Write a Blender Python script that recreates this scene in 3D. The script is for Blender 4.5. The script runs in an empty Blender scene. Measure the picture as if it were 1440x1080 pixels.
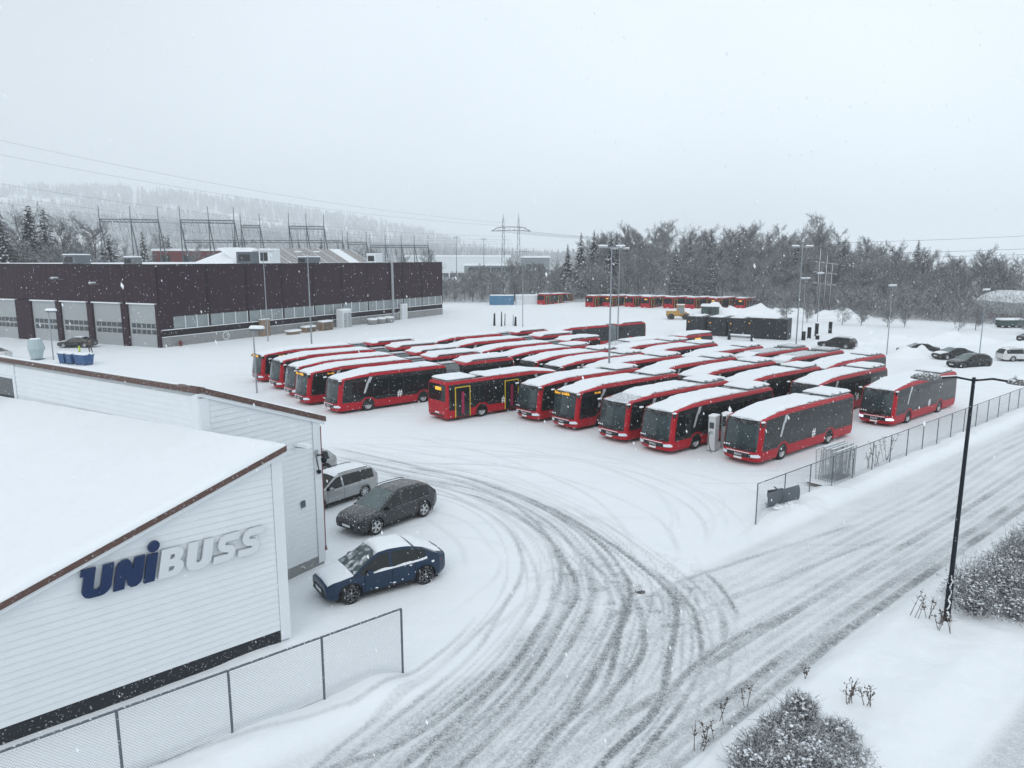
import bpy, math, random
import numpy as np
from mathutils import Vector, Matrix
from mathutils.geometry import tessellate_polygon

sc = bpy.context.scene
col = sc.collection
R = math.radians

# ------------------------------------------------------------------ camera
cam_d = bpy.data.cameras.new('camera')
cam_d.sensor_width = 36.0
cam_d.lens = 25.5
cam_d.clip_start = 0.2
cam_d.clip_end = 12000
cam = bpy.data.objects.new('camera', cam_d)
col.objects.link(cam)
cam.location = (0, 0, 12.0)
cam.rotation_euler = (R(90 - 9.82), 0, 0)
sc.camera = cam

# ------------------------------------------------------------------ sky
SUN_EL, SUN_AZ = 38.0, 200.0
world = bpy.data.worlds.new('World')
sc.world = world
world.use_nodes = True
nt = world.node_tree
for n_ in list(nt.nodes):
    nt.nodes.remove(n_)
w_out = nt.nodes.new('ShaderNodeOutputWorld')
w_bg = nt.nodes.new('ShaderNodeBackground')
w_sky = nt.nodes.new('ShaderNodeTexSky')
w_sky.sky_type = 'NISHITA'
w_sky.sun_disc = False
w_sky.sun_elevation = R(SUN_EL)
w_sky.sun_rotation = R(SUN_AZ)
w_sky.air_density = 1.0
w_sky.dust_density = 4.0
w_sky.ozone_density = 1.5
w_hs = nt.nodes.new('ShaderNodeHueSaturation')
w_hs.inputs['Saturation'].default_value = 0.35
w_mix = nt.nodes.new('ShaderNodeMixRGB')
w_mix.inputs['Fac'].default_value = 0.86
w_mix.inputs['Color2'].default_value = (8.15, 9.0, 9.7, 1)     # the closed cloud sheet
w_cl = nt.nodes.new('ShaderNodeMixRGB')                          # faint large clouds
w_cl.blend_type = 'MULTIPLY'
w_tc = nt.nodes.new('ShaderNodeTexCoord')
w_no = nt.nodes.new('ShaderNodeTexNoise')
w_no.inputs['Scale'].default_value = 1.4
w_no.inputs['Detail'].default_value = 3.0
w_rm = nt.nodes.new('ShaderNodeMapRange')
w_rm.inputs['From Min'].default_value = 0.3
w_rm.inputs['From Max'].default_value = 0.7
w_rm.inputs['To Min'].default_value = 0.90
w_rm.inputs['To Max'].default_value = 1.04
w_cl.inputs['Fac'].default_value = 1.0
nt.links.new(w_tc.outputs['Generated'], w_no.inputs['Vector'])
nt.links.new(w_no.outputs['Fac'], w_rm.inputs['Value'])
nt.links.new(w_sky.outputs[0], w_hs.inputs['Color'])
nt.links.new(w_hs.outputs[0], w_mix.inputs['Color1'])
nt.links.new(w_mix.outputs[0], w_cl.inputs['Color1'])
nt.links.new(w_rm.outputs[0], w_cl.inputs['Color2'])
w_sx = nt.nodes.new('ShaderNodeSeparateXYZ')                    # the cloud is heavier to the west
nt.links.new(w_tc.outputs['Generated'], w_sx.inputs[0])
w_r2 = nt.nodes.new('ShaderNodeMapRange'); w_r2.interpolation_type = 'SMOOTHSTEP'
w_r2.inputs['From Min'].default_value = -1.0; w_r2.inputs['From Max'].default_value = 0.1
w_r2.inputs['To Min'].default_value = .70; w_r2.inputs['To Max'].default_value = 1.03
nt.links.new(w_sx.outputs['X'], w_r2.inputs['Value'])
w_c2 = nt.nodes.new('ShaderNodeMixRGB'); w_c2.blend_type = 'MULTIPLY'; w_c2.inputs['Fac'].default_value = 1.0
nt.links.new(w_cl.outputs[0], w_c2.inputs['Color1']); nt.links.new(w_r2.outputs[0], w_c2.inputs['Color2'])
w_r3 = nt.nodes.new('ShaderNodeMapRange')                       # paler towards the snowy horizon
w_r3.inputs['From Min'].default_value = 0.0; w_r3.inputs['From Max'].default_value = 0.5
w_r3.inputs['To Min'].default_value = 1.06; w_r3.inputs['To Max'].default_value = .84
nt.links.new(w_sx.outputs['Z'], w_r3.inputs['Value'])
w_c3 = nt.nodes.new('ShaderNodeMixRGB'); w_c3.blend_type = 'MULTIPLY'; w_c3.inputs['Fac'].default_value = 1.0
nt.links.new(w_c2.outputs[0], w_c3.inputs['Color1']); nt.links.new(w_r3.outputs[0], w_c3.inputs['Color2'])
nt.links.new(w_c3.outputs[0], w_bg.inputs['Color'])
w_bg.inputs['Strength'].default_value = 0.134
nt.links.new(w_bg.outputs[0], w_out.inputs['Surface'])

sun_d = bpy.data.lights.new('sun', 'SUN')
sun_d.energy = 0.6
sun_d.angle = R(35)
sun_d.color = (1.0, 0.97, 0.93)
sun = bpy.data.objects.new('sun', sun_d)
col.objects.link(sun)
_az = R(SUN_AZ)
_dir = Vector((math.sin(_az) * math.cos(R(SUN_EL)), math.cos(_az) * math.cos(R(SUN_EL)), math.sin(R(SUN_EL))))
sun.rotation_euler = _dir.to_track_quat('Z', 'Y').to_euler()

sc.view_settings.view_transform = 'Standard'
sc.view_settings.look = 'None'
sc.view_settings.exposure = 0.0
sc.view_settings.gamma = 1.0
sc.view_settings.use_curve_mapping = False
cy = sc.cycles
cy.use_denoising = True
cy.max_bounces = 8
cy.transparent_max_bounces = 24
cy.volume_bounces = 2
cy.caustics_reflective = False
cy.caustics_refractive = False

# ------------------------------------------------------------------ helpers
class MB:
    """collects geometry; build() links it as one mesh object"""
    def __init__(s):
        s.v = []; s.f = []; s.mi = []; s.cur = 0
    def add(s, vs, fs):
        b = len(s.v)
        s.v.extend([tuple(map(float, p)) for p in vs])
        for f in fs:
            s.f.append(tuple(b + i for i in f)); s.mi.append(s.cur)
        return s
    def box(s, x0, x1, y0, y1, z0, z1):
        return s.add([(x0,y0,z0),(x1,y0,z0),(x1,y1,z0),(x0,y1,z0),(x0,y0,z1),(x1,y0,z1),(x1,y1,z1),(x0,y1,z1)],
                     [(3,2,1,0),(4,5,6,7),(0,1,5,4),(1,2,6,5),(2,3,7,6),(3,0,4,7)])
    def cbox(s, x0, x1, y0, y1, z0, z1, c=0.03):
        """box with chamfered vertical and top edges"""
        c = min(c, (x1-x0)*.45, (y1-y0)*.45, (z1-z0)*.45)
        def ring(i, z):
            a, b_, p, q = x0+i, x1-i, y0+i, y1-i
            k = c
            return [(a+k,p,z),(b_-k,p,z),(b_,p+k,z),(b_,q-k,z),(b_-k,q,z),(a+k,q,z),(a,q-k,z),(a,p+k,z)]
        return s.loft([ring(0, z0), ring(0, z1-c), ring(c*.8, z1)], True, True)
    def obox(s, c, ax, ay, az):
        c, ax, ay, az = map(np.array, (c, ax, ay, az))
        vs = [c-ax-ay-az, c+ax-ay-az, c+ax+ay-az, c-ax+ay-az, c-ax-ay+az, c+ax-ay+az, c+ax+ay+az, c-ax+ay+az]
        return s.add(vs, [(3,2,1,0),(4,5,6,7),(0,1,5,4),(1,2,6,5),(2,3,7,6),(3,0,4,7)])
    def loft(s, rings, closed=True, caps=True):
        n = len(rings[0]); vs = [p for r in rings for p in r]; fs = []
        for i in range(len(rings)-1):
            for j in range(n if closed else n-1):
                k = (j+1) % n
                fs.append((i*n+j, i*n+k, (i+1)*n+k, (i+1)*n+j))
        if caps:
            fs.append(tuple(reversed(range(n))))
            fs.append(tuple(range((len(rings)-1)*n, len(rings)*n)))
        return s.add(vs, fs)
    def tube(s, p, q, r0, r1=None, n=6, cap=True):
        p = Vector(p); q = Vector(q); r1 = r0 if r1 is None else r1
        d = q - p
        if d.length < 1e-6: return s
        d.normalize()
        a = d.cross(Vector((0,0,1)))
        if a.length < 1e-3: a = d.cross(Vector((1,0,0)))
        a.normalize(); b = d.cross(a)
        def ring(c, r): return [tuple(c + a*(r*math.cos(2*math.pi*i/n)) + b*(r*math.sin(2*math.pi*i/n))) for i in range(n)]
        return s.loft([ring(p, r0), ring(q, r1)], True, cap)
    def path(s, pts, r, n=6):
        for i in range(len(pts)-1): s.tube(pts[i], pts[i+1], r, r, n)
        return s
    def lathe(s, prof, n=20, o=(0,0,0), axis='z', caps=True):
        rings = []
        for r, h in prof:
            ring = []
            for i in range(n):
                a = 2*math.pi*i/n
                c_, s_ = r*math.cos(a), r*math.sin(a)
                if axis == 'z': p = (c_, s_, h)
                elif axis == 'y': p = (c_, h, -s_)
                else: p = (h, c_, s_)
                ring.append((p[0]+o[0], p[1]+o[1], p[2]+o[2]))
            rings.append(ring)
        return s.loft(rings, True, caps)
    def poly(s, loops, fn, d0, d1):
        """extrude 2-D loops (outer, holes...) ; fn(u, v, d) -> xyz"""
        tri = tessellate_polygon([[Vector((u, v, 0)) for u, v in lp] for lp in loops])
        flat = [p for lp in loops for p in lp]
        n = len(flat)
        s.add([fn(u, v, d1) for u, v in flat] + [fn(u, v, d0) for u, v in flat],
              [tuple(t) for t in tri] + [tuple(n+i for i in reversed(t)) for t in tri])
        for lp in loops:
            m = len(lp)
            vs = [fn(u, v, d0) for u, v in lp] + [fn(u, v, d1) for u, v in lp]
            s.add(vs, [(i, (i+1) % m, m+(i+1) % m, m+i) for i in range(m)])
        return s
    def ico(s, c, r, rng, sq=(1,1,1), jit=.25):
        t = (1+5**.5)/2
        vs = [(-1,t,0),(1,t,0),(-1,-t,0),(1,-t,0),(0,-1,t),(0,1,t),(0,-1,-t),(0,1,-t),(t,0,-1),(t,0,1),(-t,0,-1),(-t,0,1)]
        fs = [(0,11,5),(0,5,1),(0,1,7),(0,7,10),(0,10,11),(1,5,9),(5,11,4),(11,10,2),(10,7,6),(7,1,8),(3,9,4),(3,4,2),(3,2,6),(3,6,8),(3,8,9),(4,9,5),(2,4,11),(6,2,10),(8,6,7),(9,8,1)]
        out = []
        for v in vs:
            k = r/1.9*(1+rng.uniform(-jit, jit))
            out.append((c[0]+v[0]*k*sq[0], c[1]+v[1]*k*sq[1], c[2]+v[2]*k*sq[2]))
        return s.add(out, fs)
    def mesh(s, name, mats, smooth=0):
        me = bpy.data.meshes.new(name)
        me.from_pydata(s.v, [], s.f)
        if not isinstance(mats, (list, tuple)): mats = [mats]
        for m in mats: me.materials.append(m)
        if len(mats) > 1: me.polygons.foreach_set('material_index', s.mi)
        if smooth:
            me.polygons.foreach_set('use_smooth', [True]*len(me.polygons))
            me.set_sharp_from_angle(angle=R(smooth))
        me.update()
        return me
    def build(s, name, mats, parent=None, smooth=0):
        o = bpy.data.objects.new(name, s.mesh(name, mats, smooth))
        col.objects.link(o)
        if parent is not None: o.parent = parent
        return o

def tag(o, label=None, cat=None, group=None, kind=None):
    if label: o['label'] = label
    if cat: o['category'] = cat
    if group: o['group'] = group
    if kind: o['kind'] = kind
    return o
def thing(name, label, cat, loc=(0,0,0), rz=0.0, group=None):
    o = bpy.data.objects.new(name, None)
    o.empty_display_size = .3
    col.objects.link(o)
    o.location = loc; o.rotation_euler = (0, 0, rz)
    return tag(o, label, cat, group)
def copy_tree(root, parent=None):
    c = root.copy(); col.objects.link(c)
    if parent is not None: c.parent = parent
    for ch in list(root.children): copy_tree(ch, c)
    return c
def inst(src, parent, loc=None):
    """another child that shares src's mesh"""
    o = bpy.data.objects.new(src.name.split('.')[0], src.data)
    col.objects.link(o); o.parent = parent
    if loc is not None: o.location = loc
    return o
def text_mesh(txt, size, name):
    cu = bpy.data.curves.new(name, 'FONT'); cu.body = txt; cu.size = size; cu.align_x = 'CENTER'; cu.align_y = 'CENTER'
    cu.offset = size*.02; cu.extrude = .004; cu.resolution_u = 2
    o = bpy.data.objects.new(name, cu); col.objects.link(o)
    dg = bpy.context.evaluated_depsgraph_get()
    me = bpy.data.meshes.new_from_object(o.evaluated_get(dg))
    bpy.data.objects.remove(o); bpy.data.curves.remove(cu)
    me.materials.clear()
    return me

_rs = np.random.RandomState(7)
_lat = _rs.rand(256, 256)
def vnoise(x, y, scale, seed=0):
    x = np.asarray(x, float)/scale + seed*17.31; y = np.asarray(y, float)/scale + seed*9.73
    xi = np.floor(x).astype(int); yi = np.floor(y).astype(int)
    fx = x-xi; fy = y-yi
    fx = fx*fx*(3-2*fx); fy = fy*fy*(3-2*fy)
    a = _lat[xi % 256, yi % 256]; b = _lat[(xi+1) % 256, yi % 256]
    c = _lat[xi % 256, (yi+1) % 256]; d = _lat[(xi+1) % 256, (yi+1) % 256]
    return (a*(1-fx)+b*fx)*(1-fy)+(c*(1-fx)+d*fx)*fy
def sstep(a, b, x):
    t = np.clip((np.asarray(x, float)-a)/(b-a), 0, 1)
    return t*t*(3-2*t)

# ------------------------------------------------------------------ materials
M = {}
def pm(name, c, rough=.6, metal=0.0, var=.12, scale=4.0, bump=0.0, bscale=30.0, snow=0.0, coat=0.0, spec=.5, emit=None, estr=0.0, dust=0.0, nsc=16.0):
    """principled with grain; snow = share of upward faces that carry snow, dust = thin patches of it anywhere"""
    m = bpy.data.materials.new(name); m.use_nodes = True
    t = m.node_tree; L = t.links; bs = t.nodes['Principled BSDF']
    tc = t.nodes.new('ShaderNodeTexCoord')
    no = t.nodes.new('ShaderNodeTexNoise'); no.inputs['Scale'].default_value = scale; no.inputs['Detail'].default_value = 4
    L.new(tc.outputs['Object'], no.inputs['Vector'])
    mx = t.nodes.new('ShaderNodeMixRGB')
    mx.inputs['Color1'].default_value = tuple(v*(1-var) for v in c)+(1,)
    mx.inputs['Color2'].default_value = tuple(min(1, v*(1+var)) for v in c)+(1,)
    L.new(no.outputs['Fac'], mx.inputs['Fac'])
    last = mx.outputs[0]
    if snow or dust:
        n2 = t.nodes.new('ShaderNodeTexNoise'); n2.inputs['Scale'].default_value = nsc; n2.inputs['Detail'].default_value = 5
        L.new(tc.outputs['Object'], n2.inputs['Vector'])
        ge = t.nodes.new('ShaderNodeNewGeometry')
        sx = t.nodes.new('ShaderNodeSeparateXYZ'); L.new(ge.outputs['Normal'], sx.inputs[0])
        ma = t.nodes.new('ShaderNodeMath'); ma.operation = 'MULTIPLY_ADD'
        L.new(sx.outputs['Z'], ma.inputs[0]); ma.inputs[1].default_value = snow
        ad = t.nodes.new('ShaderNodeMath'); ad.operation = 'MULTIPLY'; L.new(n2.outputs['Fac'], ad.inputs[0]); ad.inputs[1].default_value = 1.0+dust
        L.new(ad.outputs[0], ma.inputs[2])
        rm = t.nodes.new('ShaderNodeMapRange'); rm.inputs['From Min'].default_value = .62; rm.inputs['From Max'].default_value = .8
        L.new(ma.outputs[0], rm.inputs['Value'])
        m2 = t.nodes.new('ShaderNodeMixRGB'); L.new(rm.outputs[0], m2.inputs['Fac']); L.new(last, m2.inputs['Color1'])
        m2.inputs['Color2'].default_value = (.84, .87, .9, 1)
        last = m2.outputs[0]
        m3 = t.nodes.new('ShaderNodeMapRange'); L.new(rm.outputs[0], m3.inputs['Value']); m3.inputs['To Min'].default_value = rough; m3.inputs['To Max'].default_value = .8
        L.new(m3.outputs[0], bs.inputs['Roughness'])
    else:
        bs.inputs['Roughness'].default_value = rough
    L.new(last, bs.inputs['Base Color'])
    bs.inputs['Metallic'].default_value = metal
    bs.inputs['Coat Weight'].default_value = coat
    bs.inputs['Specular IOR Level'].default_value = spec
    if emit:
        bs.inputs['Emission Color'].default_value = tuple(emit)+(1,); bs.inputs['Emission Strength'].default_value = estr
    if bump:
        n3 = t.nodes.new('ShaderNodeTexNoise'); n3.inputs['Scale'].default_value = bscale; n3.inputs['Detail'].default_value = 4
        L.new(tc.outputs['Object'], n3.inputs['Vector'])
        bp = t.nodes.new('ShaderNodeBump'); bp.inputs['Strength'].default_value = bump; bp.inputs['Distance'].default_value = .05
        L.new(n3.outputs['Fac'], bp.inputs['Height']); L.new(bp.outputs[0], bs.inputs['Normal'])
    M[name] = m
    return m

pm('snow', (.86,.885,.91), .75, var=.03, scale=2, bump=.25, bscale=9)
pm('bus_red', (.41,.007,.018), .42, var=.14, scale=3, spec=.3)
pm('bus_black', (.008,.009,.011), .3, var=.2, snow=.12, spec=.35)
pm('bus_roof', (.13,.14,.15), .6, var=.2, snow=.22, dust=.05)
pm('bus_glass', (.012,.016,.018), .05, var=.3, scale=1.2, spec=.4)
pm('bus_screen', (.035,.052,.056), .06, var=.6, scale=1.6, spec=.55)
pm('bus_frame', (.012,.013,.015), .5)
pm('silver', (.55,.57,.59), .4, metal=.3, var=.08)
pm('white_plastic', (.78,.80,.82), .4, var=.03)
pm('rubber', (.012,.012,.013), .85, var=.2, snow=.15, dust=.02)
pm('rim', (.52,.53,.54), .4, metal=.3, var=.15, dust=.05)
pm('rim_dark', (.06,.062,.066), .5, var=.2, dust=.12)
pm('bellows', (.20,.23,.245), .8, var=.15, dust=.05)
pm('lamp_glass', (.75,.8,.86), .15, var=.05)
pm('lamp_lit', (.8,.85,.95), .2, emit=(.75,.85,1.0), estr=.7)
pm('tail_red', (.35,.01,.015), .25)
pm('orange_led', (.9,.45,.03), .4, emit=(1.0,.50,.04), estr=.6)
pm('amber', (.9,.4,.02), .4, emit=(1.0,.45,.05), estr=.6)
pm('yellow_paint', (.72,.50,.03), .5, var=.1)
pm('magenta_rail', (.45,.02,.10), .4)
pm('plate', (.75,.76,.76), .5)
pm('cladding', (.75,.78,.80), .55, var=.05, scale=1.5)
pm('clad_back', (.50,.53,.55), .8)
pm('trim_white', (.74,.77,.79), .5, var=.03)
pm('fascia', (.105,.058,.047), .6, var=.25, scale=3, dust=.02)
pm('plinth_black', (.012,.015,.021), .7, var=.3, dust=.02)
pm('concrete', (.27,.275,.27), .85, var=.18, scale=2, bump=.3, bscale=12, snow=.3)
pm('sign_blue', (.0025,.020,.085), .35, var=.1, scale=3)
pm('sign_white', (.68,.71,.73), .4, var=.03)
pm('maroon', (.027,.009,.017), .6, var=.2, scale=1.3, spec=.25)
pm('maroon_dark', (.012,.007,.010), .6, var=.2, spec=.25)
pm('garage_grey', (.36,.38,.39), .5, var=.06, scale=1.0)
pm('pane', (.05,.06,.065), .12, var=.3)
pm('pane_pale', (.25,.285,.29), .14, var=.28, scale=.8)
pm('galv', (.36,.38,.40), .45, metal=.4, var=.12, snow=.12)
pm('galv_dark', (.12,.14,.16), .5, metal=.3, var=.15)
pm('fence_grey', (.10,.12,.14), .5, var=.15, snow=.10)
pm('wire', (.17,.19,.21), .5, metal=.3)
pm('lamp_black', (.004,.009,.016), .45, var=.3, spec=.3)
pm('lamp_hood', (.10,.105,.105), .3, var=.2, snow=.2)
pm('bark', (.075,.068,.064), .9, var=.3, snow=.25)
pm('twig', (.094,.099,.106), .9, var=.5, scale=1.2, snow=.17, dust=.20)
pm('needle', (.016,.028,.026), .8, var=.4, snow=.08, dust=.0)
pm('shrub_leaf', (.066,.060,.062), .85, var=.6, scale=9, snow=.16, dust=.34)
pm('weed', (.09,.07,.055), .9, var=.3)
pm('wood', (.25,.18,.12), .8, var=.25, snow=.3)
pm('blue_bin', (.006,.075,.21), .45, var=.1, dust=.03)
pm('blue_steel', (.03,.16,.30), .5, var=.15, dust=.06)
pm('white_steel', (.68,.71,.73), .5, var=.06)
pm('cabin_dark', (.014,.018,.022), .5, var=.2, snow=.1, spec=.3)
pm('green_dark', (.03,.06,.055), .6, var=.2)
pm('loader_yellow', (.42,.22,.02), .45, var=.12, dust=.05)
pm('rust_red', (.16,.035,.035), .7, var=.25)
pm('roof_tin', (.16,.13,.115), .6, var=.3, snow=.15)
pm('far_grey', (.22,.25,.27), .8, var=.1)
pm('skin', (.5,.33,.26), .6)
pm('hivis', (.55,.72,.02), .6, emit=(.55,.8,.02), estr=.0)
pm('cloth_dark', (.02,.023,.03), .85)
pm('cloth_brown', (.12,.085,.07), .85)
pm('drum_blue', (.38,.47,.49), .5, var=.06)
pm('car_grey', (.018,.021,.024), .3, coat=.25, var=.08, snow=.065, dust=.0, spec=.4, nsc=22.0)
pm('car_blue', (.0012,.020,.055), .28, coat=.25, var=.08, spec=.35)
pm('car_silver', (.33,.345,.35), .3, metal=.3, coat=.5, var=.06, snow=.10)
pm('car_black', (.006,.007,.009), .3, coat=.25, var=.1, snow=.08, spec=.35)
pm('car_white', (.62,.63,.63), .3, coat=.5, var=.05)
pm('car_glass', (.008,.011,.012), .06, var=.2, spec=.45)
pm('car_glass_pale', (.12,.16,.165), .07, var=.4, scale=2)
pm('car_glass_snowy', (.06,.085,.09), .12, var=.4, scale=2, snow=.17, nsc=2.6)
pm('trim_black', (.008,.009,.010), .5, spec=.3)
pm('light_clear', (.6,.64,.68), .1, var=.05)
pm('pole_grey', (.30,.33,.36), .45, metal=.3, var=.1)
# ------------------------------------------------------------------ the ground: one sheet, split into ground, road and yard
RD = np.array([.763, .646]); RM = np.array([-.646, .763])       # along and across the road
def sm(x, y): return x*RD[0]+y*RD[1], x*RM[0]+y*RM[1]
def from_sm(s, m): return (s*RD[0]+m*RM[0], s*RD[1]+m*RM[1])
ROAD0, ROAD1, FENCE_M = 9.2, 15.8, 16.85
GATE0, GATE1 = 10.1, 28.8

def base_height(x, y):
    x = np.asarray(x, float); y = np.asarray(y, float)
    s, m = sm(x, y)
    z = .05*vnoise(x, y, 6, 1)+.03*vnoise(x, y, 1.7, 2)-.04
    near = sstep(140, 60, np.hypot(x, y))
    gate = sstep(GATE0-1.2, GATE0+.6, s)*sstep(GATE1+1.2, GATE1-.6, s)
    bank = sstep(15.5, 16.3, m)*sstep(17.9, 16.9, m)*(1-gate)
    z = z + bank*(.30+.18*vnoise(x, y, 1.3, 3))*sstep(-30, -5, s)*sstep(160, 90, s)
    bank2 = sstep(9.5, 8.7, m)*sstep(5.2, 6.5, m)
    z = z + near*bank2*(.22+.12*vnoise(x, y, .9, 4))
    z = z + near*.05*(vnoise(x, y, .35, 5)-.5)*sstep(9.4, 8.6, m)
    path = sstep(5.0, 4.4, m)*near
    z = z - .10*path
    # hills
    z = z + 42*sstep(300, 800, y)*sstep(60, -500, x)+190*sstep(900, 2600, y)*sstep(320, -1500, x)+70*sstep(2000, 4300, y)
    z = z + 5.5*np.exp(-((x-78)/62)**2-((y-262)/62)**2) + 5*np.exp(-((x-30)/40)**2-((y-275)/45)**2)
    z = z + 6*np.exp(-((x-190)/80)**2-((y-230)/70)**2)
    return z

TR = [
 ([(-2.2,15.6),(-.8,18.2),(.8,21.4),(1.8,24.9),(1.8,28.9),(1.0,32.3),(-.7,35.4),(-3,37.4),(-6.4,39.3),(-10.6,41.9)], .55),
 ([(-1.4,15.6),(.2,18),(1.8,21.2),(2.8,24.4),(2.7,27.5),(1.9,31),(0,34.8),(-2.7,37.8),(-6.5,40.2),(-11.5,43.5)], .5),
 ([(0,15.6),(1.6,18.2),(3,21.4),(3.8,24.4),(3.7,27.5),(2.6,31.4),(.4,35.4),(-2.8,38.8),(-6.8,41.9),(-12,45.6)], .55),
 ([(.3,15.6),(1.7,18),(3.3,21.8),(4.2,24.4),(4.2,27.1),(3.2,31),(.9,35.1),(-2.3,38.4),(-6.7,41.2)], .8),
 ([(2.4,15.6),(4,17.9),(5.1,21.4),(5.7,23.8),(5.6,25.3),(4.9,27.5),(3.5,31),(1.4,34.8)], .75),
 ([(3.1,16),(4.9,18.5),(5.8,20.3),(6.2,22.3),(6.3,23.8),(5.9,25.8),(5.2,27.8)], .7),
 ([(6.1,20.4),(6.8,22),(7.2,23.7),(7.2,25.5)], .5),
 ([(7.5,22.2),(7.8,23.2),(7.8,24.8),(7.4,26.6),(6.8,27.3)], .9),
 ([(-2.7,15.5),(-1.3,17.7),(0,20.2),(.9,22.3),(1.7,24.4)], .6),
 ([(-4.1,15.6),(-2.9,16.4),(-1.6,18.2),(-.2,20.6),(.6,22.8)], .45),
 ([(11.4,24.7),(8.7,22.9),(6.5,21.2),(5,19.4),(3.3,16.8)], .5),
 ([(16.1,31.9),(12.6,29.7),(9.1,27.5),(6.5,25.8),(4.6,24.3),(2.8,23.2)], .35),
 ([(17.2,30.5),(13.5,28.3),(10,25.8),(8,24.5),(6.5,23.4)], .4),
 ([(-.9,43.5),(4.3,41.9),(7.8,36.5),(8.8,32.3),(8.1,28.9)], .16),
 ([(-3.2,44.9),(2.6,43.5),(6.8,39.1),(8.1,34.3),(7.7,31)], .14),
 ([(-11.9,43.5),(-6.8,41.9),(-.8,41.2),(1.6,39.7)], .22),
 ([(-12.6,46.1),(-5.5,45.6),(1.8,43.5),(7.5,41.2)], .14),
 ([(-6.1,26.8),(-3.7,29.7),(-.9,29.7),(.6,27.5)], .1),
 ([(-1.8,21.4),(-.5,22.3),(1.1,25.5),(1.5,28.2)], .18),
 ([(5.2,27.8),(3.8,36),(-1,43),(-9,49.5)], .16), ([(8.1,28.9),(9.5,33),(8.5,38),(3,43.5),(-6,48.5)], .13), ([(1.5,28.2),(-1,33.5),(-6,36.8),(-11,38.2)], .14),
 ([(6.8,27.3),(6.5,33),(2,39.5),(-4,43),(-11,47)], .15), ([(9.5,29.5),(12,33),(12.5,37),(9,41)], .12), ([(-2,26),(-2.5,29.5),(-5,33.5),(-7,37)], .12),
]
def spline(pts, step=.25):
    P = np.array(pts, float); out = []
    for i in range(len(P)-1):
        p0 = P[max(i-1, 0)]; p1 = P[i]; p2 = P[i+1]; p3 = P[min(i+2, len(P)-1)]
        n = max(2, int(np.linalg.norm(p2-p1)/step))
        for k in range(n):
            t = k/n
            out.append(.5*((2*p1)+(-p0+p2)*t+(2*p0-5*p1+4*p2-p3)*t*t+(-p0+3*p1-3*p2+p3)*t**3))
    out.append(P[-1])
    return np.array(out)

def grow(a, b, step, end, ratio):
    out = []; x = b; d = step
    while x < end:
        d *= ratio; x += d; out.append(x)
    out2 = []; x = a; d = step
    while x > -end:
        d *= ratio; x -= d; out2.append(x)
    return out2[::-1], out
STEP = .095
gx = np.arange(-11.5, 37, STEP); gy = np.arange(13, 51, STEP)
a_, b_ = grow(gx[0], gx[-1], STEP, 5000, 1.075); gx = np.concatenate([a_, gx, b_])
a_, b_ = grow(gy[0], gy[-1], STEP, 5000, 1.075); gy = np.concatenate([a_, gy, b_])
GX, GY = np.meshgrid(gx, gy, indexing='ij')
GZ = base_height(GX, GY)
S_, M_ = sm(GX, GY)
SL = np.zeros_like(GX)
rng = random.Random(5); nrs = np.random.RandomState(11)
def stamp(P, width, op, depth, seed, fade=True):
    """press one tyre line into the sheet"""
    L = np.concatenate([[0], np.cumsum(np.linalg.norm(np.diff(P, axis=0), axis=1))])
    for i in range(len(P)-1):
        p, q = P[i], P[i+1]
        lo = np.minimum(p, q)-width*1.5; hi = np.maximum(p, q)+width*1.5
        i0, i1 = np.searchsorted(gx, [lo[0], hi[0]]); j0, j1 = np.searchsorted(gy, [lo[1], hi[1]])
        if i1-i0 < 1 or j1-j0 < 1: continue
        X = GX[i0:i1, j0:j1]; Y = GY[i0:i1, j0:j1]
        d = q-p; l2 = d@d+1e-9
        t = np.clip(((X-p[0])*d[0]+(Y-p[1])*d[1])/l2, 0, 1)
        dist = np.hypot(X-p[0]-t*d[0], Y-p[1]-t*d[1])
        al = L[i]+t*np.sqrt(l2)
        k = sstep(width*1.0, width*.45, dist)
        o = op*(.45+.9*vnoise(al, np.full_like(al, seed*3.1), 1.9, seed % 13))
        if fade: o = o*np.minimum(sstep(0, 2.0, al), sstep(L[-1], L[-1]-2.0, al))
        val = np.clip(k*o, 0, 1)
        cur = SL[i0:i1, j0:j1]
        new = np.maximum(cur, cur*.35+val*.85)
        SL[i0:i1, j0:j1] = np.where(val > .01, np.minimum(np.maximum(new, val), 1.0), cur)
        DZ[i0:i1, j0:j1] = np.maximum(DZ[i0:i1, j0:j1], depth*k*min(1, op*2))
DZ = np.zeros_like(GX)
ti = 0
for pts, op in TR:
    P = np.array(pts, float)
    if P[0][1] < 16.2 and P[0][1] < P[1][1]:          # runs on down the road
        e = P[0]-P[1]; e /= np.linalg.norm(e)
        P = np.vstack([P[0]+(e*.5-RD*.5)*9, P[0]+e*3.5, P])
    Q = spline(P)
    T = np.gradient(Q, axis=0); T /= np.linalg.norm(T, axis=1)[:, None]+1e-9
    Nn = np.stack([-T[:, 1], T[:, 0]], 1)
    big = len(pts) > 6
    op = min(1, op*1.2)
    for off, o_, w in ([(0, 1, .15), (1.85, .6, .13)] if not big else [(0, 1.1, .14), (.28, .6, .08), (-.32, .5, .07), (1.75, .75, .13), (2.05, .5, .07), (-.85, .45, .065), (.85, .4, .06), (1.25, .4, .06), (-1.3, .3, .06)]):
        ti += 1
        wob = (vnoise(np.arange(len(Q))*.06, np.full(len(Q), ti*1.7), 1.0, 3)-.5)*.35
        stamp(Q+Nn*(off+rng.uniform(-.1, .1)+wob[:, None]), w*rng.uniform(.8, 1.2), op*o_, .025, ti)
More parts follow.
